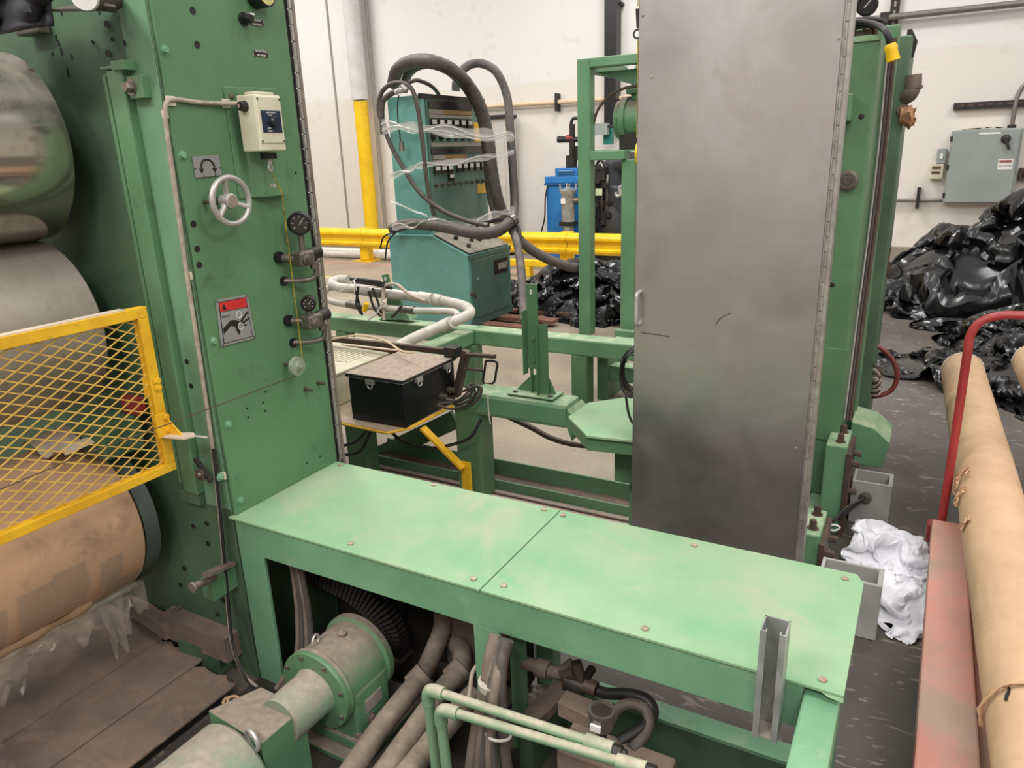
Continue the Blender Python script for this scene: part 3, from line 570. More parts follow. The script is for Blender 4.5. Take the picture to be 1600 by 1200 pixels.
# ------------------------------------------------------------------ crumpled film heaps
def vor(p, f): 
    d, _ = noise.voronoi(Vector(p)*f, distance_metric='DISTANCE'); return d
import numpy as np
def heap(name, outline, bumps, mt, label, slack=(1.22, 1.12, 1.06, 1.02), n=20, seed=0, sc=1.0, cat='plastic sheet', iters=60, seedamp=.10):
    """a slack sheet relaxed over lumps, coarse to fine: the excess length buckles into creases"""
    rs = np.random.RandomState(seed)
    xs = [p[0] for p in outline]; ys = [p[1] for p in outline]; cx_ = sum(xs)/len(xs); cy_ = sum(ys)/len(ys)
    ring = sm([(p[0], p[1], 0) for p in outline+[outline[0]]], 10)[:-1]
    ra = np.array([math.atan2(q.y-cy_, q.x-cx_) for q in ring]); rr = np.array([sqrt((q.x-cx_)**2+(q.y-cy_)**2) for q in ring]); o_ = np.argsort(ra)
    ra = np.concatenate([ra[o_]-2*pi, ra[o_], ra[o_]+2*pi]); rr = np.tile(rr[o_], 3)
    def ground(X, Y):
        h = np.full(X.shape, .006)
        for bx_, by_, br, bh in bumps:
            d = ((X-bx_)**2+(Y-by_)**2)/br**2; h = np.maximum(h, bh*np.clip(1-d, 0, 1)**.7)
        return h
    P_ = None; cum = 1
    for lv, sl in enumerate(slack):
        cum *= sl
        if lv: n = 2*n-1
        u, v = np.meshgrid(np.linspace(-1, 1, n), np.linspace(-1, 1, n), indexing='ij')
        dx = u*np.sqrt(1-v*v/2); dy = v*np.sqrt(1-u*u/2); a = np.arctan2(dy, dx); R_ = np.sqrt(dx*dx+dy*dy)
        R_ = R_*np.interp(a, ra, rr)*(1+.06*np.sin(a*5+seed)+.03*np.sin(a*11+seed*2)+.015*np.sin(a*23+seed))
        X = cx_+R_*np.cos(a); Y = cy_+R_*np.sin(a)
        base = np.stack([X, Y, ground(X, Y)], -1)
        m = np.minimum(1, (1-np.maximum(abs(u), abs(v)))*8)
        if P_ is None: P_ = base.copy()
        else:
            Q = np.zeros((n, n, 3)); Q[::2, ::2] = P_; Q[1::2, ::2] = (P_[1:]+P_[:-1])/2; Q[:, 1::2] = (Q[:, :-1:2]+Q[:, 2::2])/2; P_ = Q
        amp = seedamp*(.55**lv)
        nz_ = rs.randn(n, n)*amp*m; P_[..., 2] += np.abs(nz_) if lv == 0 else nz_*.5
        P_[..., 0] += rs.randn(n, n)*amp*.25*m; P_[..., 1] += rs.randn(n, n)*amp*.25*m
        C_ = []
        for (di, dj, wt) in ((1, 0, 1), (0, 1, 1), (1, 1, .7), (1, -1, .7), (2, 0, .12*lv), (0, 2, .12*lv)):
            if wt == 0: continue
            if dj >= 0: A = (slice(0, n-di), slice(0, n-dj)); B = (slice(di, n), slice(dj, n))
            else: A = (slice(0, n-di), slice(-dj, n)); B = (slice(di, n), slice(0, n+dj))
            C_.append((A, B, np.linalg.norm(base[A]-base[B], axis=-1)*cum*(1 if di+abs(dj) < 2 or abs(dj) == 1 else .97), wt))
        edge = (m <= 0); E0 = base[edge]
        for it in range(iters):
            D = np.zeros_like(P_); W2 = np.zeros(X.shape)
            for A, B, L_, wt in C_:
                d = P_[B]-P_[A]; l = np.linalg.norm(d, axis=-1)+1e-9; c = (wt*.5*(l-L_)/l)[..., None]*d
                D[A] += c; D[B] -= c; W2[A] += wt; W2[B] += wt
            P_ += D/W2[..., None]*1.6
            P_[..., 2] -= .0006*sc
            g_ = ground(P_[..., 0], P_[..., 1]); P_[..., 2] = np.maximum(P_[..., 2], g_)
            if lv < 2: P_[edge, :2] = P_[edge, :2]*.4+E0[:, :2]*.6
    vs = [Vector(p) for p in P_.reshape(-1, 3)]
    M_ = M(); M_.add(vs, [(i*n+j, (i+1)*n+j, (i+1)*n+j+1, i*n+j+1) for i in range(n-1) for j in range(n-1)], True)
    o = M_.build(name, mt, None, label=label, cat=cat)
    o.data.set_sharp_from_angle(angle=radians(36))
    return o
heap('plastic_sheet_heap', [(-4.15, 6.9), (-3.3, 6.5), (-2.5, 6.45), (-1.7, 6.6), (-1.6, 7.6), (-2.6, 8.3), (-3.8, 8.1), (-4.3, 7.5)],
     [(-3.3, 7.35, .8, .36), (-2.6, 7.3, .75, .42), (-3.8, 7.2, .5, .2), (-2.0, 7.2, .5, .3)], film, 'low heap of crumpled black plastic sheeting between teal console and green frame', n=15, seed=2, sc=1.0, seedamp=.12)
heap('plastic_sheet_heap', [(-.45, 8.3), (.1, 7.45), (1.0, 7.6), (2.4, 8.2), (2.4, 9.6), (1.0, 10.0), (.1, 9.4), (-.3, 9.1)],
     [(.42, 8.6, .8, .66), (.25, 8.2, .5, .2), (1.2, 8.8, 1.0, .92), (.75, 8.9, .6, .75), (-.05, 8.4, .4, .2)], film, 'tall mound of crumpled black plastic sheeting below grey disconnect box', (1.27, 1.12, 1.05, 1.02), n=15, seed=5, sc=1.3, seedamp=.18)
heap('plastic_sheet_heap', [(-.25, 6.0), (.3, 5.3), (.9, 5.15), (1.9, 5.5), (2.0, 7.2), (1.0, 7.5), (.35, 7.3), (.2, 6.6)],
     [(.5, 6.0, .6, .12), (.9, 6.6, .6, .3), (1.3, 6.2, .7, .25), (0, 6.0, .4, .05)], film, 'flat spread of black plastic sheeting behind the paper rolls', (1.18, 1.1, 1.06, 1.02), n=15, seed=9, sc=1.1, seedamp=.12)
heap('white_bag', [(-.13, 2.74), (-.04, 2.60), (.02, 2.50), (.1, 2.45), (.16, 2.55), (.165, 3.0), (.08, 3.2), (-.06, 3.13), (-.13, 2.95)],
     [(.06, 2.72, .17, .07), (-.04, 2.98, .18, .10), (.08, 2.95, .16, .09), (-.1, 2.78, .12, .05)], whitebag, 'crumpled white plastic bag on floor between cart and column foot', n=14, seed=12, sc=.25, seedamp=.028, cat='bag')
# ------------------------------------------------------------------ right press column
r = root('press_column', (-.6, 3.5, 0), 'tall green machine column behind the stainless panel, right side', 'machine frame')
CY = 3.3
M().box(-.98, -.228, CY, CY+.32, .1, 2.0).build('column_box', green, r, .012)
M().box(-.98, -.226, CY-.006, CY, 1.985, 2.005).build('top_lip', green_top, r)
M().box(-.8, -.19, 3.72, 3.80, .1, 2.085).build('rear_plate', green, r, .008)
M().box(-.7, -.15, 4.0, 4.4, .1, 2.07).build('rear_column', green_m, r, .008)
q = at(1413, 86, 'y', 4.1); q2 = at(1431, 52, 'y', 4.1); M().prism([(q.x, 4.1, q.z+.02), (q2.x, 4.1, q.z-.01), (q2.x+.01, 4.1, q2.z-.03), (q.x+.02, 4.1, q2.z+.02), (q.x, 4.1, q2.z+.02)], (0, .07, 0)).build('dark_bracket', darkm, r, .004)
M().box(-.42, -.3, CY-.09, CY, 1.70, 1.80).build('side_box', green_d, r, .006)
c = at(1325, 282, 'y', CY)
kb = M().lathe(c, (0, -1, 0), [(0, .04), (.012, .04), (.014, .03), (.022, .03), (.022, .018), (.026, .016), (.026, 0)]).build('round_cap', nickel, r)
for (a, b_) in ((1346, 182), (1300, 445), (1307, 560), (1303, 608)):
    c = at(a, b_, 'y', CY); bolt(r, c, (0, -1, 0), .007, darkm if b_ in (182, 445) else green, n=10)
c0 = at(1272, 541, 'y', CY); c1 = at(1311, 690, 'y', CY)
M().box(c0.x-.03, c1.x, CY-.006, CY, c1.z, c0.z).build('access_panel', green, r, .002)
# base
M().box(-.32, -.245, 2.62, 3.62, .02, .10).build('base_rail', green_beam, r, .006)
M().box(-1.0, -.32, 3.0, 4.4, .0, .10).build('base_slab', dustsheet, r, .006)
for (y0, y1, x0, x1, zt) in ((2.58, 2.80, -.29, -.205, .27), (3.14, 3.36, -.265, -.18, .41)):
    f_ = M().box(x0, x1, y0, y1, .0, zt).build('foot_block', green_beam, r, .008)
    M().box(x1, x1+.018, y0-.01, y1+.01, .0, zt-.03).build('edge_plate', rust, f_)
    for yy in (y0+.05, y1-.05):
        bolt(f_, ((x0+x1)/2+.01, yy, zt), (0, 0, 1), .014, rust, h=.035)
        bolt(f_, (x1+.018, yy, zt-.09), (1, 0, 0), .013, rust, h=.03)
    bolt(f_, (x1+.018, (y0+y1)/2, zt*.4), (1, 0, 0), .013, rust, h=.03)
M().prism([(-.2, 3.55, .17), (-.05, 3.55, .17), (-.03, 3.55, .30), (-.1, 3.55, .36), (-.2, 3.55, .38)], (0, .25, 0)).build('angled_guard', green_beam, r, .005)
# vertical lines between column and rear plate
for k, (dx, rr, mt) in enumerate(((0, .006, alu), (.014, .008, rubber), (.030, .009, rust))):
    M().tube(sm([(-.222+dx*.8, 3.6, 2.02), (-.215+dx*.8, 3.6, 1.5), (-.222+dx*.8, 3.55, .9), (-.225+dx*.8, 3.45, .42)]), rr, 8).build('vertical_line', mt, r)
# top items
tc = at(1355, 8, 'y', 3.4)
g = root('pressure_gauge', (tc.x, 3.4, 2.0), 'black round gauge standing on top of right green column', 'gauge')
M().lathe(tc, (0, -1, 0), [(-.03, 0), (-.03, .036), (.0, .04), (.01, .04), (.012, .033), (.006, .03), (.006, 0)]).build('dial_case', black, g)
M().bar(tc+Vector((-.01, -.008, -.01)), tc+Vector((.012, -.008, .015)), .004, .002, (0, 1, 0)).build('pointer', alu, g)
M().tube([tc-Vector((0, 0, .035)), (tc.x, 3.4, 2.0)], .01, 10).build('stem', nickel, g)
g = root('valve_manifold', (-.3, 3.42, 2.0), 'dusty pipe fittings under gauge on right green column top', 'valve')
M().box(-.345, -.27, 3.37, 3.45, 2.0, 2.035).build('block', rust, g, .008)
M().tube(sm([(-.36, 3.4, 2.0), (-.35, 3.4, 2.04), (-.31, 3.4, 2.055), (-.27, 3.4, 2.045), (-.25, 3.4, 2.0)]), .011, 8).build('bent_tube', rust, g)
g = root('power_cable', (-.25, 3.38, 2.0), 'black cable with yellow connector hanging at right column top', 'cable')
Yc = 3.24
M().tube(sm(pv((1318, 37, 'y', 3.34), (1345, 34, 'y', 3.34), (1372, 40, 'y', 3.30), (1386, 52, 'y', Yc), (1391, 72, 'y', Yc))), .012, 10).build('cable', blkcable, g)
M().tube(sm(pv((1318, 33, 'y', 3.36), (1350, 30, 'y', 3.36), (1378, 32, 'y', 3.36), (1380, 38, 'y', 3.36), (1350, 40, 'y', 3.36), (1325, 48, 'y', 3.36))), .009, 10).build('cable', blkcable, g)
cn = M().tube(pv((1391, 69, 'y', Yc), (1392, 75, 'y', Yc), (1393, 80, 'y', Yc), (1396, 95, 'y', Yc)), [.018, .024, .021, .024], 12).build('yellow_connector', yellow, g, label='yellow connector')
elbm = mat('grey_brown_pipe', (122, 108, 96), (98, 86, 76), .55, .2, scale=14, bump=.2)
g = root('exhaust_elbow', at(1405, 160, 'y', 4.05), 'grey brown pipe elbow turning up from right green column', 'pipe')
M().tube(sm(pv((1398, 158, 'y', 4.1), (1408, 155, 'y', 4.05), (1421, 148, 'y', 4.0), (1427, 135, 'y', 4.0), (1428, 117, 'y', 4.0)), 5), .033, 16).build('elbow', elbm, g)
M().tube(pv((1427, 138, 'y', 4.0), (1428, 133, 'y', 4.0)), .038, 16).build('coupling_ring', elbm, g)
g = root('wrapped_pipe_end', at(1405, 176, 'y', 4.05), 'pipe stub with tan rag tied over its end', 'pipe')
M().tube(pv((1397, 174, 'y', 4.1), (1412, 173, 'y', 4.0)), .03, 14).build('stub', elbm, g)
cc = at(1420, 180, 'y', 4.0)
def rag(u, v):
    a = u*2*pi; rr = (.033+.030*v*v)*(1+.5*v*noise.noise(Vector((cos(a)*2.2, sin(a)*2.2, v*3))))*(1 if v < .85 else .55)
    return cc+Vector((-.035+.06*v*(1+.3*noise.noise(Vector((a, v, 1)))), cos(a)*rr, sin(a)*rr*1.1-.01*v))
M().grid(rag, 26, 8).build('rag', tan, g)
g = root('air_fitting', at(1384, 410, 'y', 4.3), 'rusty valve and wire loop on right column edge', 'valve')
M().tube(pv((1386, 388, 'y', 4.2), (1385, 405, 'y', 4.2), (1386, 420, 'y', 4.2), (1380, 434, 'y', 4.2)), [.02, .014, .018, .016], 12).build('valve_body', rust, g)
M().tube(sm(pv((1384, 415, 'y', 4.2), (1400, 412, 'y', 4.2), (1410, 424, 'y', 4.2), (1402, 434, 'y', 4.2), (1386, 432, 'y', 4.2))), .005, 6).build('wire_loop', darkm, g)
g = root('maroon_hose', at(1360, 540, 'y', 4.2), 'maroon hose looping out from right green column', 'hose')
M().tube(sm(pv((1352, 537, 'y', 4.2), (1375, 543, 'y', 4.2), (1395, 563, 'y', 4.2), (1402, 588, 'y', 4.2), (1392, 610, 'y', 4.2), (1368, 619, 'y', 4.2), (1345, 617, 'y', 4.3))), .013, 10).build('hose_tube', redhose, g)
g = root('hose_coil', at(1364, 600, 'y', 4.1), 'tangle of thin hoses coiled at right column base', 'hose')
for k in range(6):
    M().tube(sm([at(1352, 575+k*6, 'y', 4.05), at(1366+k, 570+k*7, 'y', 4.0), at(1376, 585+k*5, 'y', 4.0), at(1370, 598+k*4, 'y', 4.0), at(1354, 600+k*3, 'y', 4.05)]), .006, 6).build('coil_turn', pinkcord if k % 2 else rust, g)
# grey trays
def tray(name, x0, x1, y0, y1, z1, label):
    g = root(name, ((x0+x1)/2, (y0+y1)/2, 0), label, 'bracket box', 'grey cast boxes bolted to the column feet')
    t = .012
    M().box(x0, x1, y0, y0+t, .002, z1).build('front_plate', greytray, g, .003)
    M().box(x0, x1, y1-t, y1, .002, z1).build('back_plate', greytray, g, .003)
    M().box(x1-t*1.4, x1, y0+t, y1-t, .002, z1).build('end_plate', greytray, g, .003)
    M().box(x0, x0+t, y0+t, y1-t, .002, z1).build('end_plate', greytray, g, .003)
    M().box(x0+t, x1-t*1.4, y0+t, y1-t, .002, z1*.45).build('bottom', greytray, g)
    return g
g = tray('cast_box', -.155, .003, 3.28, 3.42, .205, 'grey open topped cast box bolted to far column foot')
c = at(1352, 778, 'y', 3.27); M().lathe(c, (0, -1, 0), [(0, .026), (.006, .026), (.008, .016), (.016, .016), (.016, 0)]).build('cable_gland', nickel, g)
g = tray('cast_box', -.185, .012, 2.42, 2.54, .215, 'grey open topped cast box behind platform corner by the white bag')
g = root('cable_tail', at(1310, 800, 'y', 3.1), 'black wires trailing from the far cast box', 'cable')
for k in range(4):
    M().tube(sm([at(1352-k*2, 778+k*2, 'y', 3.25), at(1335, 786+k*2, 'y', 3.2), at(1318, 796+k*3, 'y', 3.12), at(1303-k, 815, 'y', 3.05)]), .005, 6).build('wire', blkcable, g)
g = root('wire_loop', at(1300, 826, 'y', 2.82), 'white wire loop lying by near column foot', 'wire')
M().tube(sm(pv((1290, 824, 'y', 2.84), (1302, 820, 'y', 2.84), (1312, 824, 'y', 2.84), (1304, 829, 'y', 2.84), (1290, 826, 'y', 2.84))), .004, 6).build('loop', white, g)
# ------------------------------------------------------------------ stainless panel
PY = 2.4; PX0, PX1 = -.859, -.252
r = root('stainless_panel', (-.56, PY, .05), 'tall smudged stainless steel door panel standing behind the platform', 'door panel')
pan = M().box(PX0, PX1-.012, PY, PY+.025, .08, 3.0).build('sheet', steel, r, .003)
hm = mat('hinge_steel', (176, 170, 162), (150, 144, 138), .4, .6, scale=30)
M().box(PX1-.012, PX1-.007, PY-.002, PY+.02, .08, 3.0).build('hinge_leaf', hm, r)
M().box(PX1+.0, PX1+.012, PY+.0, PY+.05, .08, 3.0).build('hinge_leaf', hm, r)
kn = M().tube([(0, 0, -.021), (0, 0, .021)], .005, 8); kme = bpy.data.meshes.new('k'); kme.from_pydata(kn.v, [], kn.f); kme.materials.append(hm)
def knuckles(par, x, y, z0, z1, pitch=.045, big=1):
    z = z0
    while z < z1:
        o = link('hinge_knuckle', kme, par, Vector((x, y, z))-OFF[par.name]); o.scale = (big, big, 1); z += pitch
knuckles(r, PX1-.004, PY-.003, .12, 2.3)
hz0 = at(1001, 508, 'y', PY-.02).z; hz1 = at(1001, 458, 'y', PY-.02).z; hx = PX0+.02
M().tube(sm([(hx, PY, hz1), (hx, PY-.03, hz1-.004), (hx, PY-.035, hz1-.02), (hx, PY-.035, hz0+.02), (hx, PY-.03, hz0+.004), (hx, PY, hz0)], 4), .007, 12).build('pull_handle', alu, r)
for (a, b_) in ((1004, 24), (1018, 120), (1310, 60), (1244, 700)):
    c = at(a, b_, 'y', PY); bolt(r, c, (0, -1, 0), .0045, hm, 'rivet', n=12, washer=False)
M().tube(sm(pv((1118, 508, 'y', PY-.001), (1126, 497, 'y', PY-.001), (1142, 489, 'y', PY-.001))), .0016, 6).build('scratch', rust, r)
M().tube(sm(pv((1002, 520, 'y', PY-.001), (1020, 522, 'y', PY-.001), (1046, 526, 'y', PY-.001))), .0014, 6).build('scratch', darkm, r)
# ------------------------------------------------------------------ low green frames behind the platform
r = root('near_support_frame', (-1.8, 2.8, 0), 'nearer low green beam frame with post and table plate left of steel panel', 'machine frame')
M().box(-1.885, -1.745, 2.75, 2.88, 0, .50).build('post', green, r, .012)
M().box(-1.80, -1.285, 2.742, 2.90, .455, .570).build('thick_beam', green_beam, r, .02)
q = px('y', 2.745, (886, 640), (896, 652), (893, 690), (884, 665)); M().prism(q, (0, .16, 0)).build('end_cap', green_beam, r, .003)
tp = px('z', .585, (888, 654), (919, 632), (987, 622), (1010, 626), (1010, 694), (992, 692), (917, 684))
M().prism(list(reversed(tp)), (0, 0, .008)).build('table_plate', green_top, r)
M().bar(at(893, 662, 'z', .555), at(917, 690, 'z', .555), .006, .06).bar(at(917, 692, 'z', .555), at(995, 700, 'z', .555), .006, .06).build('table_skirt', green, r)
M().box(at(972, 720, 'y', 2.72).x, -.93, 2.62, 2.72, .31, .575).build('hanging_bracket', green, r, .012)
M().box(-.985, -.94, 2.72, 2.78, 0, .33).build('post', green, r, .004)
M().box(-2.55, -.93, 3.03, 3.042, 0, .105).build('channel_flange', green, r, .002)
M().box(-2.55, -.93, 2.912, 3.03, .0, .025).build('channel_web', dustsheet, r)
M().box(-2.55, -.93, 2.90, 2.912, 0, .055).build('channel_flange', green, r, .002)
M().box(-2.55, -.93, 2.62, 2.895, 0, .008).build('sill_plate', mat('dusty_pink_sill', (176, 156, 144), (158, 140, 128), .8, scale=9), r)
M().box(-2.55, -.93, 2.84, 2.85, .008, .016).build('sill_strip', rust, r)
M().bar(at(590, 712, 'y', 3.05), at(712, 655, 'y', 3.05), .02, .10).build('cross_brace', green, r)
M().box(-2.55, -2.42, 2.7, 2.8, 0, .42).build('post', green, r, .006)
r = root('far_support_frame', (-2.8, 4.3, 0), 'farther low green beam frame running across behind black box', 'machine frame')
M().box(-4.4, -2.74, 4.25, 4.40, .335, .45).build('long_beam', green_beam, r, .012)
M().box(-2.74, -1.2, 4.25, 4.40, .345, .455).build('long_beam', green_beam, r, .012)
M().box(-1.955, -1.84, 4.25, 4.37, 0, .345).build('post', green, r, .008)
M().box(-2.80, -2.68, 4.2, 4.32, 0, .345).build('post', green, r, .008)
M().box(-4.0, -3.9, 4.25, 4.37, 0, .335).build('post', green, r, .008)
M().box(-2.83, -2.70, 3.0, 4.25, .35, .45).build('side_beam', green_beam, r, .01)
M().box(-2.83, -2.70, 3.0, 3.12, 0, .35).build('post', green, r, .01)
M().box(-2.6, -1.4, 4.02, 4.10, 0, .05).build('floor_angle', green_beam, r, .003)
M().box(-1.84, -1.2, 4.7, 4.78, .30, .36).build('rear_beam', green_beam, r, .006)
M().box(-1.84, -1.2, 4.45, 4.56, .13, .24).build('rear_beam', green_beam, r, .006)
M().box(-1.84, -1.76, 4.42, 4.80, 0, .31).build('post', green, r, .006)
q = at(612, 502, 'y', 4.3)
# bracket posts
g = root('white_tie', (-1.7, 2.74, .5), 'white plastic tie looped around near thick beam', 'tie')
M().tube([at(762, 614, 'y', 2.738), at(763, 640, 'y', 2.736), at(766, 662, 'y', 2.738)], .003, 6).build('tie_strap', white, g)
r = root('bracket_post', (-1.46, 2.8, .575), 'green bolted angle post standing on near thick beam', 'bracket')
M().box(-1.595, -1.36, 2.76, 2.88, .575, .583).build('base_plate', green_beam, r, .003)
M().box(-1.50, -1.445, 2.80, 2.808, .70, 1.085).build('upright_flat', green, r, .002)
M().box(-1.505, -1.499, 2.76, 2.80, .68, .97).build('upright_flange', green, r)
M().box(-1.449, -1.405, 2.808, 2.816, .583, .905).box(-1.449, -1.443, 2.78, 2.808, .583, .905).box(-1.495, -1.489, 2.808, 2.83, .583, .73).build('channel', green, r)
M().prism([(-1.58, 2.83, .583), (-1.38, 2.83, .583), (-1.41, 2.83, .65), (-1.44, 2.83, .67), (-1.5, 2.83, .66)], (0, .008, 0)).build('gusset', green, r)
for z in (.745, .84): bolt(r, (-1.468, 2.80, z), (0, -1, 0), .011, green)
for x in (-1.565, -1.385): bolt(r, (x, 2.79, .583), (0, 0, 1), .010, nickel)
M().box(-1.48, -1.47, 2.798, 2.80, 1.04, 1.06).build('slot', white, r)
r = root('bracket_post', (-3.35, 4.3, .45), 'green leaning bracket post on far beam holding the conduits', 'bracket')
p_ = px('y', 4.27, (592, 500), (641, 500), (634, 489), (600, 489)); M().prism(p_, (0, .1, 0)).build('base_plate', green_beam, r, .003)
p_ = px('y', 4.29, (602, 489), (628, 489), (622, 452), (606, 452)); M().prism(p_, (0, .03, 0)).build('upright', green, r, .002)
p_ = px('y', 4.31, (606, 460), (616, 460), (606, 428), (596, 430)); M().prism(p_, (0, .008, 0)).build('upright_flat', green, r)
c = at(602, 436, 'y', 4.305); M().box(c.x-.008, c.x+.008, 4.303, 4.309, c.z-.012, c.z+.012).build('slot', white, r)
# conduits
r = root('conduit_loop', (-3.3, 4.2, .5), 'pale thick flexible conduits looping over far green beam', 'conduit')
top = sm(pv((590, 562, 'y', 3.35), (640, 532, 'y', 3.6), (690, 510, 'y', 3.85), (722, 497, 'y', 4.0), (735, 488, 'y', 4.15), (725, 478, 'y', 4.25), (690, 470, 'y', 4.25), (652, 464, 'y', 4.22), (600, 458, 'y', 4.2), (565, 453, 'y', 4.2), (530, 449, 'y', 4.22), (518, 443, 'y', 4.3), (528, 437, 'y', 4.4), (545, 437, 'y', 4.4)), 8)
M().tube(top, .036, 14).build('thick_conduit', cond, r)
low = sm(pv((716, 494, 'y', 4.12), (705, 487, 'y', 4.15), (645, 485, 'y', 4.13), (597, 481, 'y', 4.12), (552, 477, 'y', 4.12), (518, 471, 'y', 4.15), (506, 461, 'y', 4.2), (512, 451, 'y', 4.25), (522, 449, 'y', 4.28)), 8)
M().tube(low, .024, 12).build('thin_conduit', cond, r)
for (a, b_, c_, d_, yy, rr) in ((560, 452, 578, 455, 4.2, .041), (580, 456, 600, 458, 4.2, .040), (655, 464, 675, 467, 4.22, .041), (678, 468, 690, 470, 4.25, .043), (690, 510, 706, 503, 3.9, .041), (543, 475, 560, 478, 4.12, .029), (625, 483, 648, 485, 4.13, .029)):
    M().tube([at(a, b_, 'y', yy), at(c_, d_, 'y', yy)], rr, 14).build('collar', nickel if rr < .03 or a == 580 else cond, r)
g = root('cable_bundle', at(580, 440, 'y', 4.1), 'black cables tied on top of the pale conduits', 'cable')
for k, pts in enumerate((((548, 436), (575, 438), (605, 446)), ((552, 440), (580, 443), (612, 450)), ((556, 436), (590, 440), (600, 443)))):
    M().tube(sm([at(a, b_, 'y', 4.15) for a, b_ in pts]), .014, 8).build('cable', blkcable, g)
for k, pts in enumerate((((556, 455), (560, 470), (566, 492)), ((582, 450), (590, 470), (596, 490)), ((576, 455), (584, 480), (594, 494)), ((560, 448), (557, 475), (564, 490)), ((628, 478), (620, 488), (612, 496)), ((575, 500), (590, 488), (600, 470)))):
    M().tube(sm([at(a, b_, 'y', 4.08) for a, b_ in pts]), .009, 7).build('cable', blkcable if k != 5 else white, g)
M().tube(sm(pv((600, 500, 'y', 4.08), (600, 452, 'y', 4.15), (618, 444, 'y', 4.1), (640, 460, 'y', 4.08), (664, 470, 'y', 4.1))), .012, 8).build('pink_cord', pinkcord, g)
M().tube(px('y', 4.05, (573, 474), (569, 486)), .02, 8).build('yellow_plug', yellow, g)
M().tube(sm(pv((553, 438, 'y', 4.1), (555, 447, 'y', 4.08), (554, 460, 'y', 4.1))), .006, 6).build('white_tie', white, g)
M().tube(px('y', 4.1, (524, 462), (560, 432)), .004, 5).build('white_tie', white, g)
# yellow shelf with black box
r = root('yellow_edged_shelf', (-2.2, 2.7, 0), 'dusty shelf with yellow edge and yellow diagonal brace', 'shelf')
sh = px('z', .43, (505, 640), (528, 660), (605, 676), (640, 668), (748, 612), (660, 595), (560, 590))
M().prism(list(reversed(sh)), (0, 0, .006)).build('shelf_plate', mat('dusty_shelf_top', (186, 164, 142), (160, 140, 120), .8, scale=9), r)
e = px('z', .428, (505, 641), (528, 661), (605, 677), (640, 669), (748, 613))
M().tube(e, .007, 6).build('yellow_edge', yellow_m, r, label='yellow edge')
M().bar(at(660, 668, 'y', 2.64), at(724, 732, 'y', 2.64), .012, .042, (0, 1, 0)).build('diagonal_brace', yellow_m, r, label='yellow diagonal brace')
a = at(729, 728, 'y', 2.66); M().box(a.x-.028, a.x+.022, 2.655, 2.665, 0.02, a.z+.02).build('brace_foot', yellow_m, r)
BX0, BX1, BY0, BY1 = -2.315, -1.985, 2.5, 2.93
r = root('black_box', ((BX0+BX1)/2, 2.7, .436), 'black steel case with dusty lid and metal latches on yellow edged shelf', 'box')
M().box(BX0+.006, BX1-.006, BY0+.006, BY1, .438, .655).build('case', blackbox, r, .004)
M().box(BX0-.004, BX1+.006, BY0-.006, BY1+.008, .655, .672).build('lid', blackdust, r, .004)
M().box(BX0, BX1+.003, BY0-.003, BY1+.004, .652, .656).build('lid_seam', alu, r)
for (x, y, ax) in (((BX0+BX1)/2-.02, BY0, 'y'), (BX1, BY0+.12, 'x'), (BX1, BY0+.36, 'x')):
    t = M()
    if ax == 'y': t.box(x-.022, x+.022, y-.012, y+.006, .632, .655).torus((x, y-.008, .625), (0, 1, 0), .014, .004, 16, 6)
    else: t.box(x-.006, x+.012, y-.022, y+.022, .632, .655).torus((x+.008, y, .625), (1, 0, 0), .014, .004, 16, 6)
    t.build('latch', alu, r)
for k, (dy, dz) in enumerate(((.30, .50), (.37, .515))):
    M().lathe((BX1-.006, BY0+dy, dz), (1, 0, 0), [(0, .018), (.012, .018), (.014, .014), (.03, .014), (.034, .009), (.036, 0)], 8).build('cable_gland', nickel, r)
g = root('gland_cables', (BX1+.03, BY0+.33, .48), 'grey cables looping out of the black case glands', 'cable')
for k, pts in enumerate((((684, 633), (705, 639), (728, 634), (742, 618), (738, 606), (722, 612)), ((698, 626), (715, 632), (736, 624), (748, 610), (742, 600), (728, 604)), ((686, 630), (708, 630), (728, 622), (738, 610), (730, 604)), ((698, 624), (714, 626), (726, 618), (740, 604), (752, 606), (748, 622), (736, 634)))):
    M().tube(sm([at(a, b_, 'y', 2.72-.012*k) for a, b_ in pts]), .0065, 8).build('cable', rubber, g)
g = root('hanging_cable', at(620, 700, 'y', 2.7), 'black cables sagging below the yellow edged shelf', 'cable')
M().tube(sm(pv((610, 674, 'y', 2.68), (630, 690, 'y', 2.66), (665, 700, 'y', 2.66), (705, 695, 'y', 2.66), (735, 683, 'y', 2.66), (752, 655, 'y', 2.7))), .008, 8).build('cable', blkcable, g)
M().tube(sm(pv((531, 698, 'y', 2.6), (555, 690, 'y', 2.6), (575, 670, 'y', 2.6))), .008, 8).build('cable', blkcable, g)
M().tube(sm(pv((531, 712, 'y', 2.6), (562, 705, 'y', 2.6), (580, 672, 'y', 2.6))), .008, 8).build('cable', blkcable, g)
# beige electronic box
r = root('beige_electronics_box', (-2.6, 2.85, .436), 'beige vented electronics box behind the black case', 'box')
M().box(-2.95, -2.50, 2.62, 3.25, .436, .60).build('body', beige, r, .008)
M().box(-2.96, -2.49, 2.61, 3.26, .60, .612).build('lid', beige, r, .003)
for k in range(10): M().box(-2.86+k*.03, -2.845+k*.03, 2.80, 3.0, .612, .616).build('vent_slot', beige, r)
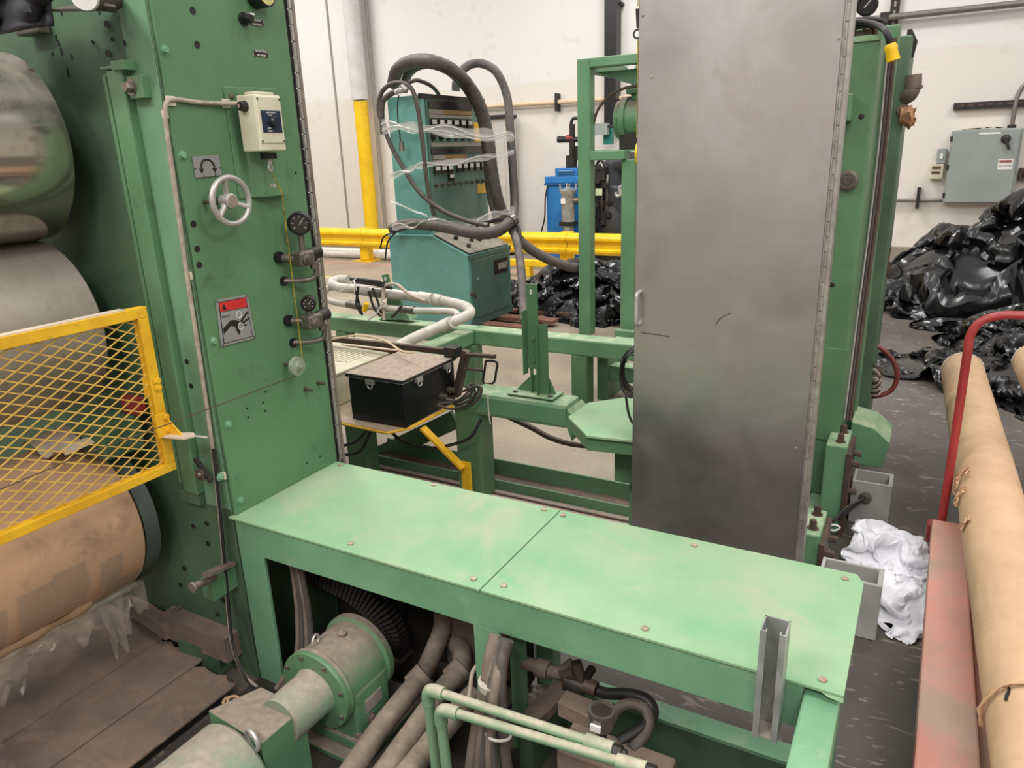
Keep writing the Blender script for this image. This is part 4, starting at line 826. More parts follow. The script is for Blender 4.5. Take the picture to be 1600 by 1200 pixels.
# clamp assembly
r = root('bar_clamp', at(650, 545, 'y', 2.85), 'brown iron bar clamp lying across behind the black case', 'clamp')
M().bar(at(505, 528, 'y', 3.05), at(716, 551, 'y', 3.0), .03, .028).build('bar', rust, r)
M().bar(at(505, 538, 'y', 3.1), at(640, 553, 'y', 3.05), .02, .02).build('bar', wood, r)
M().bar(at(729, 548, 'y', 2.92), at(713, 618, 'y', 2.92), .035, .035, (0, 1, 0)).build('jaw', rust, r)
M().box(*(lambda c: (c.x-.04, c.x+.03, 2.9, 2.97, c.z-.025, c.z+.03))(at(712, 549, 'y', 2.95))).build('clamp_head', darkm, r, .006)
M().tube(px('y', 2.9, (728, 554), (774, 557)), .011, 10).build('screw_rod', rust, r)
M().tube(px('y', 2.9, (726, 576), (757, 579)), .006, 10).build('thin_rod', rust, r)
M().tube(sm(px('y', 2.9, (759, 564), (757, 580), (755, 596), (762, 600), (772, 597), (775, 582), (777, 568), (770, 564), (759, 564)), 3), .006, 8).build('d_handle', darkm, r)
M().tube(sm(pv((510, 531, 'y', 3.0), (560, 524, 'y', 3.0), (600, 532, 'y', 2.95), (628, 549, 'y', 2.8), (648, 551, 'y', 2.75))), .006, 6).build('cream_cord', creamp, r)
# cable coil at panel edge
r = root('cable_coil', at(985, 570, 'y', 2.6), 'black cable coil hanging at left edge of steel panel', 'cable')
cc = at(986, 588, 'y', 2.5)
for k in range(8):
    cck = cc+Vector((.0+.006*(k % 3), .01*k, .004*(k % 4)))
    pts = [cck+Vector((sin(a)*(.045+.003*k), 0, cos(a)*(.085+.004*(k % 3)))) for a in [2*pi*i/20 for i in range(20)]]
    M().tube(pts+[pts[0]], .0035, 6, False).build('coil_turn', blkcable, r)
M().tube(sm(pv((978, 620, 'y', 2.5), (982, 645, 'y', 2.5), (988, 660, 'y', 2.5), (996, 666, 'y', 2.5))), .005, 6).build('cable_tail', blkcable, r)
r = root('sagging_hose', at(880, 680, 'y', 3.1), 'dark hose sagging beneath near green beam', 'hose')
M().tube(sm(pv((770, 640, 'y', 3.0), (830, 668, 'y', 3.0), (860, 684, 'y', 3.0), (900, 695, 'y', 3.0), (960, 698, 'y', 3.0), (985, 696, 'y', 3.0))), .014, 8).build('hose_tube', rust, r)
# ------------------------------------------------------------------ platform
r = root('platform', (-.9, 1.56, 0), 'long green steel platform with pale worn bolted top plates', 'platform')
M().box(-1.748, -.108, 1.332, 1.345, .485, .592).build('front_rail', green_rail, r, .002)
M().box(-1.748, -.108, 1.345, 1.39, .575, .592).build('front_rail_flange', green_rail, r, .002)
M().box(-1.748, -.05, 1.73, 1.79, .50, .592).build('back_rail', green_rail, r, .004)
M().box(-1.748, -1.645, 1.332, 1.344, 0, .486).build('leg', green_rail, r, .002)
M().box(-.895, -.818, 1.332, 1.346, 0, .486).build('leg', green_rail, r, .002)
M().box(-.895, -.883, 1.346, 1.40, 0, .486).build('leg_flange', green_rail, r, .002)
M().box(-.108, -.045, 1.34, 1.40, 0, .56).build('leg', green_rail, r, .004)
M().box(-1.748, -1.69, 1.73, 1.79, 0, .5).build('leg', green_rail, r, .004)
M().box(-.93, -.87, 1.73, 1.79, 0, .5).build('leg', green_rail, r, .004)
M().box(-.108, -.05, 1.73, 1.79, 0, .5).build('leg', green_rail, r, .004)
M().box(-.108, -.05, 1.40, 1.73, .50, .592).build('end_rail', green_rail, r, .004)
M().box(-1.748, -1.69, 1.40, 1.73, .50, .592).build('end_rail', green_rail, r, .004)
M().box(-.107, -.04, .62, 1.385, .47, .575).build('side_arm', green_rail, r, .005)
M().box(-.107, -.045, .62, .68, 0, .47).build('leg', green_rail, r, .004)
def topplate(pts):
    return M().prism([(x, y, .592) for x, y in pts], (0, 0, .007)).build('top_plate', green_top, r, .001)
p1_ = topplate([(-1.768, 1.326), (-.8675, 1.326), (-.8675, 1.795), (-1.768, 1.795)])
p2_ = topplate([(-.8635, 1.326), (-.075, 1.326), (-.034, 1.326), (-.032, 1.76), (-.05, 1.797), (-.8635, 1.795)])
M().prism([(-.075, 1.326, .592), (-.034, 1.326, .592), (-.034, 1.322, .584), (-.06, 1.322, .588)], (0, .004, 0)).build('bent_lip', green_top, p2_)
rivm = mat('dusty_rivet', (176, 164, 146), (140, 122, 100), .5, .3, scale=40)
for (a, b_) in ((380, 793), (548, 850), (678, 758), (850, 797), (740, 905), (532, 727)): bolt(p1_, at(a, b_, 'z', .599), (0, 0, 1), .0085, rivm, h=.005, n=14, washer=False)
for (a, b_) in ((880, 806), (787, 916), (1008, 983), (1085, 853), (1285, 1063), (1320, 905)): bolt(p2_, at(a, b_, 'z', .599), (0, 0, 1), .0085, rivm, h=.005, n=14, washer=False)
# strut channel
r = root('strut_channel', (-.165, 1.30, .45), 'short galvanised strut channel standing upright against platform front', 'strut')
sx0, sx1, sy0, sy1, z0, z1 = -.190, -.142, 1.272, 1.323, .485, .737
t = .0028
m = M(); m.box(sx0, sx1, sy1-t, sy1, z0, z1); m.box(sx0, sx0+t, sy0, sy1, z0, z1); m.box(sx1-t, sx1, sy0, sy1, z0, z1)
m.box(sx0, sx0+.012, sy0-t, sy0, z0, z1); m.box(sx1-.012, sx1, sy0-t, sy0, z0, z1); m.box(sx0+.0095, sx0+.012, sy0, sy0+.008, z0, z1); m.box(sx1-.012, sx1-.0095, sy0, sy0+.008, z0, z1)
m.build('channel', galv, r)
M().box(sx0+.006, sx1-.006, sy0+.002, sy1-.004, z0, z0+.004).build('dust_plug', mat('pale_dust', (170, 158, 144), None, .9), r)
# ------------------------------------------------------------------ left calender column
XP = -1.754; YF = 1.335
r = root('calender_column', (-2.9, 1.56, 0), 'massive green calender side frame with bolted face plate at left', 'machine frame')
M().box(-4.6, XP-.006, YF, 1.80, 0, 3.2).build('frame_casting', green_m, r, .004)
fpz = 3.1
sp = M().box(XP-.006, XP+.003, YF+.006, 1.798, .60, fpz).build('face_plate', green, r, .0015)
M().box(XP-.006, XP+.002, YF+.02, 1.798, .0, .59).build('lower_face_plate', green_m, r)
def on(a, b_, d=.003): return at(a, b_, 'x', XP+d)
def hole(par, p, ax, rad):
    ax = Vector(ax); m = M(); m.lathe(Vector(p), ax, [(.0005, rad*1.25), (.0018, rad*1.2), (.0012, rad*.95)], 18)
    o = m.build('hole_rim', darkm if rad < .008 else green, par)
    M().lathe(Vector(p), ax, [(.0009, rad), (.0009, 0)], 18).build('bolt_hole', inkb, par)
for (a, b_) in ((301, 17), (308, 70), (302, 350), (308, 389), (311, 414)): hole(r, on(a, b_), (1, 0, 0), .0075)
for (a, b_) in ((413, 88), (425, 178), (462, 270), (386, 638), (388, 652), (411, 629), (414, 642), (415, 612), (500, 713), (479, 724)): hole(r, on(a, b_), (1, 0, 0), .0028)
for (a, b_) in ((257, 78), (285, 243), (333, 533), (356, 663), (344, 745), (375, 782)): bolt(r, on(a, b_), (1, 0, 0), .0085, green_rail, n=12, h=.009)
for (a, b_) in ((497, 598), (477, 608)): bolt(r, on(a, b_), (1, 0, 0), .006, nickel, n=12, h=.03)
# hinge strip
hs = mat('dusty_hinge', (150, 138, 126), (122, 110, 100), .5, .4, scale=20)
M().box(XP-.02, XP-.004, 1.80, 1.816, 0, fpz).build('hinge_gap', darkm, r)
M().box(XP-.01, XP+.004, 1.828, 1.840, 0, fpz).build('hinge_leaf', hs, r)
knuckles(r, XP+.001, 1.820, .62, 2.35, .0445, 1.3)
M().box(-1.868, -1.762, YF-.003, YF, .62, 3.1).build('lightened_corner_strip', mat('green_corner_lightened', (116, 154, 122), (100, 138, 106), .5, scale=4, c3=(84, 116, 90), s3=9, t3=.62), r)  # added strip; paler green carries lighter paint and light falling on this face
# guide rails on the front of the casting
def onf(a, b_, y=YF-.003): return at(a, b_, 'y', y)
M().box(-1.962, -1.946, 1.315, YF, .68, 1.865).build('guide_strip', green, r, .003)
M().box(-1.928, -1.864, 1.305, YF, .66, 1.872).build('guide_rail', green, r, .004)
M().box(-1.946, -1.928, 1.330, YF, .66, 1.87).build('guide_slot', inkb, r)
M().box(-1.95, -1.885, 1.305, YF, 1.875, 1.883).build('guide_cap', green, r, .003)
M().box(-1.888, -1.838, 1.295, YF, 1.868, 1.892).build('guide_lug', green, r, .003)
c = onf(212, 136, 1.31); M().box(c.x-.028, c.x+.028, 1.308, YF, c.z-.028, c.z+.028).build('stop_block', green, r, .003)
bolt(r, (c.x-.015, 1.308, c.z), (0, -1, 0), .014, nickel, h=.02)
M().box(-1.96, -1.87, 1.31, YF, .62, .66).build('guide_foot', green_m, r, .003)
for (a, b_, rr) in ((167, 38, .011), (195, 68, .012), (169, 84, .011), (176, 62, .007), (145, 66, .006), (212, 278, .008), (269, 487, .006), (292, 565, .009), (299, 603, .009), (315, 563, .007), (320, 604, .007), (302, 822, .009), (323, 818, .009), (325, 849, .010), (288, 888, .010), (282, 914, .010), (348, 938, .010), (340, 960, .010)):
    c = onf(a, b_); hole(r, c, (0, -1, 0), rr*.72)
for (a, b_, h_) in ((205, 8, 9), (87, 10, 8), (80, 60, 7), (72, 52, 7), (88, 72, 10), (107, 103, 5), (45, 30, 4), (120, 82, 5), (110, 110, 5), (60, 78, 4)):
    c = onf(a*.5+50, b_+5); M().box(c.x-.004, c.x+.004, YF-.001, YF, c.z-.004-h_*.0012, c.z+.004).build('paint_chip', inkb, r)
# left-lower details
M().bar(at(322, 898, 'y', 1.2), at(362, 880, 'y', 1.32), .03, .01).build('small_shelf', dustsheet, r)
q = at(345, 895, 'y', 1.30); M().box(q.x-.02, q.x+.03, 1.24, YF, q.z-.06, q.z+.01).build('bracket', green, r, .003)
M().cyl(at(303, 917, 'y', 1.16), at(334, 902, 'y', 1.26), .012, 12).lathe(at(303, 917, 'y', 1.16), (0, -1, 0), [(0, .016), (.008, .016), (.008, 0)]).build('lock_pin', dustpipe, r)
q = at(316, 740, 'y', 1.3); M().lathe(q, (0, -1, 0), [(0, .02), (.01, .02), (.012, .012), (.02, .01), (.02, 0)]).build('pivot_boss', nickel, r)
M().bar(at(305, 716, 'y', 1.3), at(330, 752, 'y', 1.3), .012, .012).build('link_bar', darkm, r)
# rotation sign, warning sign
def sign_plate(name, pts, label, cat='sign', mt=signgrey, th=.003):
    q = [on(a, b_, .004) for a, b_ in pts]; g = root(name, q[0], label, cat)
    M().prism(q, (th, 0, 0)).build('plate', mt, g, .0006); return g, q
g, q = sign_plate('rotation_sign', ((305, 278), (346, 274), (341, 242), (299, 245)), 'grey plate with curved double arrow above the handwheel')
cc = (q[0]+q[1]+q[2]+q[3])/4+Vector((.0035, 0, 0))
arc = [cc+Vector((0, cos(a)*.022, sin(a)*.022-.004)) for a in [pi*i/14 for i in range(15)]]
M().tube(arc, .0026, 6).build('arrow_arc', inkb, g)
for s_ in (-1, 1): M().prism([cc+Vector((0, s_*.022-.008, -.006)), cc+Vector((0, s_*.022+.008, -.006)), cc+Vector((0, s_*.022, -.018))][::1], (.001, 0, 0)).build('arrow_head', inkb, g)
text('-', .02, cc+Vector((0, -.018, -.023)), (0, 1, 0), (0, 0, 1), inkb, g); text('+', .016, cc+Vector((0, .022, -.023)), (0, 1, 0), (0, 0, 1), inkb, g)
for s_ in (-1, 1): M().lathe(cc+Vector((0, s_*.042, -.005)), (1, 0, 0), [(0, .003), (.002, .002), (.002, 0)], 10).build('screw', nickel, g)
g, q = sign_plate('warning_sign', ((345, 542), (398, 528), (386, 460), (336, 469)), 'danger sign with red header and hand caught in rollers, on face plate')
a_, b2, c2, d2 = [v+Vector((.0032, 0, 0)) for v in q]   # bl, br, tr, tl
def qd(u, v): return (a_.lerp(b2, u)).lerp(d2.lerp(c2, u), v)
def quad(u0, u1, v0, v1, mt, nm, th=.0006): return M().prism([qd(u0, v0), qd(u1, v0), qd(u1, v1), qd(u0, v1)], (th, 0, 0)).build(nm, mt, g)
quad(.07, .93, .05, .95, inkb, 'black_border', .0004); quad(.09, .91, .065, .725, signgrey, 'sign_face', .0008); quad(.09, .91, .74, .935, signred, 'red_header', .0008)
D = Vector((.0008, 0, 0))
def poly(pts, nm, mt=inkb, th=.0006): M().prism([qd(u, v)+D for u, v in pts], (th, 0, 0)).build(nm, mt, g)
poly([(.14, .77), (.28, .77), (.21, .89)], 'warning_triangle')
text('DANGER', .0165, qd(.6, .835)+D, (qd(1, .5)-qd(0, .5)), (0, 0, 1), signred, g)
poly([(.1, .26), (.1, .38), (.35, .52), (.52, .5), (.6, .45), (.55, .38), (.58, .22), (.53, .16), (.49, .24), (.45, .36), (.34, .40)], 'hand_symbol')
poly([(.62, .46), (.88, .64), (.9, .6), (.66, .42)], 'finger_symbol'); poly([(.66, .42), (.9, .5), (.92, .46), (.68, .38)], 'finger_symbol'); poly([(.66, .38), (.8, .36), (.8, .32), (.66, .34)], 'finger_symbol')
for v in (.60, .34): M().torus(qd(.62, v)+D, (1, 0, 0), .0095, .0012, 20, 6).build('roller_symbol', inkw, g)
text('PINCH', .009, qd(.22, .62)+D, (qd(1, .5)-qd(0, .5)), (0, 0, 1), inkb, g)
for (u, v) in ((.03, .97), (.97, .97), (.97, .04), (.04, .03)): M().lathe(qd(u, v), (1, 0, 0), [(0, .003), (.002, .0025), (.002, 0)], 10).build('screw', nickel, g)
# name plates at top
for (pts, t1, t2, lab) in ((((390, 38), (412, 42), (411, 32), (388, 28)), 'TENSION', 'CONTROL', 'upper small black nameplate beside black knob'), (((396, 87), (419, 90), (418, 79), (395, 77)), 'GAP SETTING', 'AIR VALVE', 'lower small black nameplate below black knob')):
    g, q = sign_plate('nameplate', pts, lab, 'nameplate', greylab, .001)
    cc = sum(q, Vector())/4
    M().prism([cc+(v-cc)*.93+Vector((.0012, 0, 0)) for v in q], (.0006, 0, 0)).build('black_field', darkstrip, g)
    xd = q[1]-q[0]
    text(t1, .0075, cc+Vector((.0022, 0, .005)), xd, (0, 0, 1), inkw, g); text(t2, .0075, cc+Vector((.0022, 0, -.006)), xd, (0, 0, 1), inkw, g)
c = on(380, 30)
g = root('selector_switch', c, 'black selector knob with white mark below yellow dial', 'knob')
M().lathe(c, (1, 0, 0), [(0, .018), (.004, .018), (.005, .013), (.03, .012), (.033, .01), (.033, 0)]).build('knob_body', black, g)
M().box(c.x+.005, c.x+.034, c.y-.002, c.y+.012, c.z+.008, c.z+.0125).build('white_mark', white, g)
c = on(397, -6, .0)
g = root('yellow_dial', c, 'yellowed round dial cut by top edge of picture', 'gauge')
M().lathe(c, (1, 0, 0), [(0, .034), (.05, .034), (.053, .031), (.05, .028), (.05, 0)]).build('dial_case', black, g)
M().lathe(c+Vector((.0505, 0, 0)), (1, 0, 0), [(0, .028), (.0, 0)]).build('dial_face', mat('yellowed_dial', (214, 200, 130), None), g)
text('40 60', .012, c+Vector((.052, 0, -.01)), (0, 1, 0), (0, 0, 1), inkb, g)
# pull-cord switch
b0 = on(400, 145)
g = root('pull_cord_switch', on(420, 190), 'beige pull cord emergency switch box with navy label', 'switch')
bk = [on(a, b_, .004) for a, b_ in ((400, 308), (445, 304), (430, 240), (406, 140), (352, 142), (360, 175))]
M().prism([(XP+.003, 1.525, 1.532), (XP+.008, 1.525, 1.532), (XP+.008, 1.572, 1.532), (XP+.036, 1.60, 1.532), (XP+.036, 1.69, 1.532), (XP+.003, 1.70, 1.532)], (0, 0, .302)).build('mount_channel', green, g, .002)
bolt(g, on(362, 150, .008), (1, 0, 0), .006, nickel)
bx_a, bx_b = XP+.035, XP+.105
y0, y1, zb, zt = at(407, 230, 'x', bx_b).y, at(448, 235, 'x', bx_b).y, at(425, 236, 'x', bx_b).z, at(420, 148, 'x', bx_b).z
sb = M().box(bx_a, bx_b, y0, y1, zb, zt).build('box', switchw, g, .004)
M().box(bx_b-.05, bx_b+.003, y0+.004, y1-.004, zb+.02, zt-.004).build('cover', switchw, g, .003)
M().box(bx_a+.02, bx_b-.01, y0+.012, y1-.012, zt, zt+.008).build('top_cap', switchw, g, .003)
ly0, ly1 = y0+(y1-y0)*.15, y0+(y1-y0)*.88; lz0, lz1 = zb+(zt-zb)*.33, zb+(zt-zb)*.72
M().box(bx_b+.003, bx_b+.0045, ly0, ly1, lz0, lz1).build('navy_label', navy, sb)
cm = Vector((bx_b+.004, (ly0+ly1)/2+.003, (lz0+lz1)/2))
M().lathe(cm, (1, 0, 0), [(0, .014), (.012, .013), (.016, .011), (.016, 0)]).build('reset_button', mat('blue_black_button', (26, 34, 48), None, .35), g)
M().torus(cm, (1, 0, 0), .016, .0015, 24, 6).build('button_ring', black, g)
text('EMERGENCY', .0065, (bx_b+.005, (ly0+ly1)/2, lz1-.006), (0, 1, 0), (0, 0, 1), inkw, sb)
text('STOP', .0065, (bx_b+.005, (ly0+ly1)/2-.004, lz1-.013), (0, 1, 0), (0, 0, 1), inkw, sb)
text('PULL', .006, (bx_b+.005, (ly0+ly1)/2-.012, lz0+.011), (0, 1, 0), (0, 0, 1), inkw, sb)
text('RESET', .006, (bx_b+.005, (ly0+ly1)/2-.010, lz0+.004), (0, 1, 0), (0, 0, 1), inkw, sb)
for y in (y0+.008, y1-.008):
    for z in (zb+.026, zt-.012): M().lathe((bx_b+.003, y, z), (1, 0, 0), [(0, .0032), (.001, .003), (.001, 0)], 10).build('screw', darkm, sb)
ym = (y0+y1)/2+.006; xm = bx_b-.03
bell = M()
for k in range(3): bell.lathe((xm, ym, zb-.004-k*.006), (0, 0, -1), [(0, .020), (.0015, .024), (.004, .024), (.006, .019)], 20)
bell.build('rubber_bellows', black, g)
M().cyl((xm, ym, zb-.02), (xm, ym, zb-.035), .007, 10).torus((xm, ym, zb-.045), (1, .3, 0), .009, .0028, 18, 6).build('pull_eye', alu, g)
gl_ = at(400, 158, 'x', XP+.05)
gy0 = y0
M().tube([(bx_a+.03, gy0+.002, zt-.03), (bx_a+.03, gy0-.018, zt-.03)], [.016, .012], 12).build('cable_gland', black, g)
# pull cord and pulley
pc = on(463, 572, .06)
pl = root('cord_pulley', on(440, 572), 'small grey pulley on a stub shaft low on face plate', 'pulley')
pcen = at(463, 572, 'x', XP+.05)
M().cyl((XP+.003, pcen.y-.004, pcen.z+.002), (XP+.065, pcen.y, pcen.z), .006, 12).build('shaft', nickel, pl)
M().lathe((XP+.045, pcen.y, pcen.z), (1, 0, 0), [(0, .01), (0, .030), (.004, .031), (.007, .026), (.010, .031), (.014, .030), (.014, .02), (.017, .014), (.021, .013), (.021, .006), (.027, .006), (.027, 0)]).build('sheave', mat('dusty_green_pulley', (150, 160, 140), (130, 142, 122), .5, .2), pl)
eye = Vector((xm, ym, zb-.055))
g = root('pull_rope', eye, 'yellow pull cord from switch over the pulley and along the guard', 'cord')
ct = Vector((XP+.052, pcen.y+.028, pcen.z+.005)); cb = Vector((XP+.052, pcen.y-.004, pcen.z-.029))
M().tube([eye, at(440, 300, 'x', XP+.06), ct], .0016, 6).build('cord_run', yrope, g)
arcp = [Vector((XP+.052, pcen.y+.028*cos(a), pcen.z+.028*sin(a))) for a in [.1, -.4, -.9, -1.4, -1.75]]
M().tube([ct]+arcp+[cb], .0016, 6).build('cord_wrap', yrope, g)
far = at(0, 765, 'x', XP+.0)
M().tube([cb, at(270, 660, 'x', XP+.03), at(130, 710, 'x', XP+.01), far, far+(far-cb).normalized()*.5], .0015, 6).build('cord_run', rust, g)
M().box(eye.x-.006, eye.x+.006, eye.y-.004, eye.y+.008, eye.z-.045, eye.z-.035).build('cord_clamp', alu, g)
# handwheel
hc = at(361, 314, 'x', XP+.075)
g = root('handwheel', (XP, hc.y, hc.z), 'cast aluminium three spoke handwheel on green face plate', 'handwheel')
HR = .062
M().torus(hc, (1, 0, 0), HR, .0085, 40, 12).build('rim', alu, g)
for k in range(3):
    a = radians(100+120*k); dv = Vector((0, cos(a), sin(a)))
    M().tube([hc-Vector((.012, 0, 0))+dv*.014, hc-Vector((.006, 0, 0))+dv*.035, hc+dv*HR], [.010, .0075, .0085], 10).build('spoke', alu, g)
M().lathe(hc-Vector((.03, 0, 0)), (1, 0, 0), [(0, .018), (.015, .02), (.022, .022), (.034, .020), (.036, .017), (.036, 0)]).build('hub', alu, g)
M().lathe(hc+Vector((.006, 0, 0)), (1, 0, 0), [(0, .0165), (.002, .015), (.002, 0)]).build('hub_cap', mat('hub_cap_brown', (150, 136, 124), None, .5, .3), g)
M().cyl((XP, hc.y, hc.z), (hc.x-.03, hc.y, hc.z), .011, 14).build('shaft', nickel, g)
sdk = at(325, 314, 'x', XP+.02); M().cyl((XP, hc.y-.03, hc.z+.0), (XP+.045, hc.y-.03, hc.z), .006, 10).build('locking_screw', nickel, g)
# regulators
def regulator(cxy, gxy, gr, label):
    X0_ = XP+.003
    c = at(cxy[0], cxy[1], 'x', XP+.06)
    g = root('air_regulator', (XP, c.y, c.z-.03), label, 'regulator', 'air regulators on the column edge')
    M().box(X0_+.035, X0_+.085, c.y-.025, c.y+.035, c.z-.025, c.z+.022).build('valve_body', nickel, g, .008)
    M().lathe((X0_+.085, c.y-.008, c.z-.002), (1, 0, 0), [(0, .018), (.008, .017), (.011, .009), (.015, .009), (.015, 0)], 8).build('cap_nut', nickel, g)
    M().cyl((X0_, c.y-.03, c.z), (X0_+.05, c.y-.012, c.z), .013, 12).build('inlet', nickel, g)
    M().lathe((X0_, c.y-.04, c.z+.005), (1, 0, 0), [(0, .018), (.012, .018), (.012, 0)]).build('rubber_grommet', black, g)
    M().tube([(X0_+.06, c.y+.03, c.z+.006), (X0_+.062, c.y+.075, c.z+.010)], [.018, .021], 16).build('adjust_knob', darkm, g)
    M().tube(sm([(X0_+.075, c.y+.034, c.z-.015), (X0_+.075, c.y+.042, c.z-.045), (X0_+.065, c.y+.034, c.z-.068), (X0_+.04, c.y+.0, c.z-.072), (X0_, c.y-.03, c.z-.070)], 5), .0085, 10).build('bent_tube', nickel, g)
    M().lathe((X0_+.075, c.y+.036, c.z-.038), (0, 0, 1), [(0, .013), (.02, .013), (.02, 0)], 6).build('tube_nut', nickel, g)
    M().lathe((X0_, c.y-.03, c.z-.070), (1, 0, 0), [(0, .015), (.008, .015), (.008, 0)]).build('rubber_grommet', black, g)
    gc = at(gxy[0], gxy[1], 'x', X0_+.06)
    M().cyl((X0_+.055, gc.y+.004, c.z+.012), (X0_+.055, gc.y+.004, gc.z-gr*.85), .009, 10).build('gauge_stem', nickel, g)
    nrm = Vector((.62, -.78, 0)).normalized(); side = Vector((.78, .62, 0)).normalized()
    ga = M().lathe(gc, nrm, [(-.026, 0), (-.026, gr*.9), (-.022, gr), (.010, gr), (.013, gr*.88), (.008, gr*.82), (.004, gr*.8), (.004, 0)], 36).build('gauge', black, g)
    c0 = gc+nrm*.0045
    M().lathe(c0, nrm, [(0, gr*.78), (.0, 0)]).build('gauge_face', mat('dark_dial', (46, 44, 42), None, .25), ga)
    for k in range(7):
        a = radians(-40+k*43); dv = side*cos(a)+Vector((0, 0, 1))*sin(a); M().bar(c0+dv*gr*.5, c0+dv*gr*.68, .0016, .0012, nrm).build('tick', inkw, ga)
    M().bar(c0-Vector((0, 0, gr*.1)), c0+side*gr*.3+Vector((0, 0, gr*.35)), .0025, .001, nrm).build('pointer', alu, ga)
regulator((470, 403), (468, 349), .036, 'upper air regulator with larger black gauge at column edge')
regulator((484, 501), (482, 474), .024, 'lower air regulator with small gauge near column edge')
# armoured cable
g = root('armoured_cable', at(360, 1050, 'y', 1.31), 'grey armoured cable clipped down the column corner', 'cable')
cp = [at(262, 158, 'x', XP+.012), at(258, 176, 'y', 1.322), at(262, 215, 'y', 1.322), at(274, 300, 'y', 1.322), at(290, 415, 'y', 1.322), at(306, 520, 'y', 1.322), at(318, 600, 'y', 1.322), at(332, 700, 'y', 1.32), at(343, 800, 'y', 1.31), at(352, 900, 'y', 1.30), at(362, 1000, 'y', 1.27), at(380, 1052, 'y', 1.24), at(402, 1075, 'y', 1.22)]
hp = [Vector((bx_a+.03, gy0-.018, zt-.03)), at(376, 162, 'x', XP+.045), at(352, 162, 'x', XP+.014), at(310, 160, 'x', XP+.010), at(280, 156, 'x', XP+.010)]
M().tube(sm(hp+cp, 7), .0062, 10).build('cable_run', armor, g)
M().tube(sm([v+Vector((.008, -.004, 0)) for v in cp[7:]], 6), .005, 8).build('cable_run', blkcable, g)
for (a, b_) in ((266, 158), (352, 162)):
    c = on(a, b_); M().box(c.x, c.x+.006, c.y-.014, c.y+.012, c.z-.012, c.z+.012).build('cable_clip', whitefab, g, .001)
for (a, b_) in ((258, 178), (296, 430), (349, 742), (353, 922)):
    c = at(a, b_, 'y', YF-.001); M().box(c.x-.005, c.x+.012, YF-.008, YF, c.z-.012, c.z+.01).build('cable_clip', whitefab, g, .001)
# lamp bracket on top
c = at(150, 8, 'y', 1.25)
g = root('sensor_bracket', c, 'steel shelf bracket with brown cylinder and white lens, top left', 'sensor')
M().bar(at(116, 16, 'y', 1.2), at(145, 9, 'y', 1.3), .10, .006).build('shelf', nickel, g)
M().bar(at(145, 9, 'y', 1.24), at(181, 14, 'y', 1.28), .08, .006).build('shelf', nickel, g)
M().cyl(at(138, -2, 'y', 1.2), at(176, 0, 'y', 1.32), .024, 18).build('cylinder', rust, g)
M().cyl(at(131, -4, 'y', 1.17), at(136, -3, 'y', 1.2), .027, 18).build('lens', white, g)
# dark fabric bundle
g = root('drape', at(30, 30, 'y', .95), 'dark navy cloth hanging over the upper roll, top left', 'cloth')
M().grid(lambda u, v: at(-60+140*u+(2*sin(v*8)+3*v)*u, -60+(112-6*u)*v+5*sin(u*5)*v, 'y', 1.14+.02*sin(u*12+v*3)+.02*noise.noise(Vector((u*4, v*4, 2)))), 40, 24).build('cloth_front', navyf, g)
o = g.children[0]; sd = o.modifiers.new('s', 'SOLIDIFY'); sd.thickness = .012
M().box(*(lambda c: (c.x-.06, c.x+.04, 1.29, 1.33, c.z-.015, c.z+.02))(at(48, 44, 'y', 1.3))).build('clamp_bar', nickel, g, .004)
# ------------------------------------------------------------------ rolls
def roll(name, x, z, rad, y1, mt, label, y0=-.6, core=None):
    g = root(name, (x, (y0+y1)/2, z-rad), label, 'roll')
    M().lathe((x, y0, z), (0, 1, 0), [(0, 0), (0, rad), (y1-y0-.006, rad), (y1-y0, rad-.006), (y1-y0, 0)], 96).build('barrel', mt, g)
    M().cyl((x, y1, z), (x, YF-.001, z), rad*.45, 32).build('journal', darkm, g)
    return g
roll('chrome_roll', -2.302, 1.689, .256, 1.25, chrome, 'upper polished chrome roll at left edge')
roll('grey_roll', -2.325, 1.176, .256, 1.25, roll_gray, 'dull grey middle roll partly behind yellow guard')
g = roll('paper_wound_roll', -2.297, .545, .262, 1.22, papbrown, 'lowest roll wrapped in taped brown paper under yellow guard')
M().lathe((-2.297, 1.22, .545), (0, 1, 0), [(0, .264), (.05, .264), (.052, .25)], 64).build('grey_end_ring', mat('dull_grey_green_ring', (92, 104, 98), (78, 88, 84), .5, .2), g)
# taped film patches + ragged film hanging from the paper roll
g = root('torn_film', (-2.3, .9, .28), 'torn clear plastic film and tape hanging from brown paper roll', 'plastic film')
RC = Vector((-2.297, 0, .545))
def rc(ang, y, dr=0): return Vector((RC.x+(.264+dr)*cos(ang), y, RC.z+(.264+dr)*sin(ang)))
for k, (yc, ac, hw, ha) in enumerate(((1.10, -.35, .035, .22), (.98, -.3, .05, .3), (.88, -.35, .05, .3), (.76, -.4, .04, .3), (1.15, -.75, .05, .2))):
    M().grid(lambda u, v: rc(ac+(v-.5)*2*ha, yc+(u-.5)*2*hw*(1+.2*noise.noise(Vector((u*3, v*3, k)))), .002+.004*noise.noise(Vector((u*5+k, v*5, 2)))), 12, 12).build('film_patch', dirtyfilm, g)
for k, (yc, w_, ln_) in enumerate(((1.19, .05, .12), (1.12, .04, .17), (1.02, .06, .10), (.9, .05, .06), (.80, .08, .14), (.72, .05, .12))):
    st = rc(-.95, yc, .004)
    M().grid(lambda u, v: st+Vector((.012*sin(u*7+k)+.03*v*noise.noise(Vector((u*4, v*4, k))), (u-.5)*2*w_*(1-.5*v*abs(sin(k*2.1))), -ln_*v*(.7+.5*noise.noise(Vector((u*3, k, 0))))*1.4)), 12, 12).build('film_shred', dirtyfilm, g)
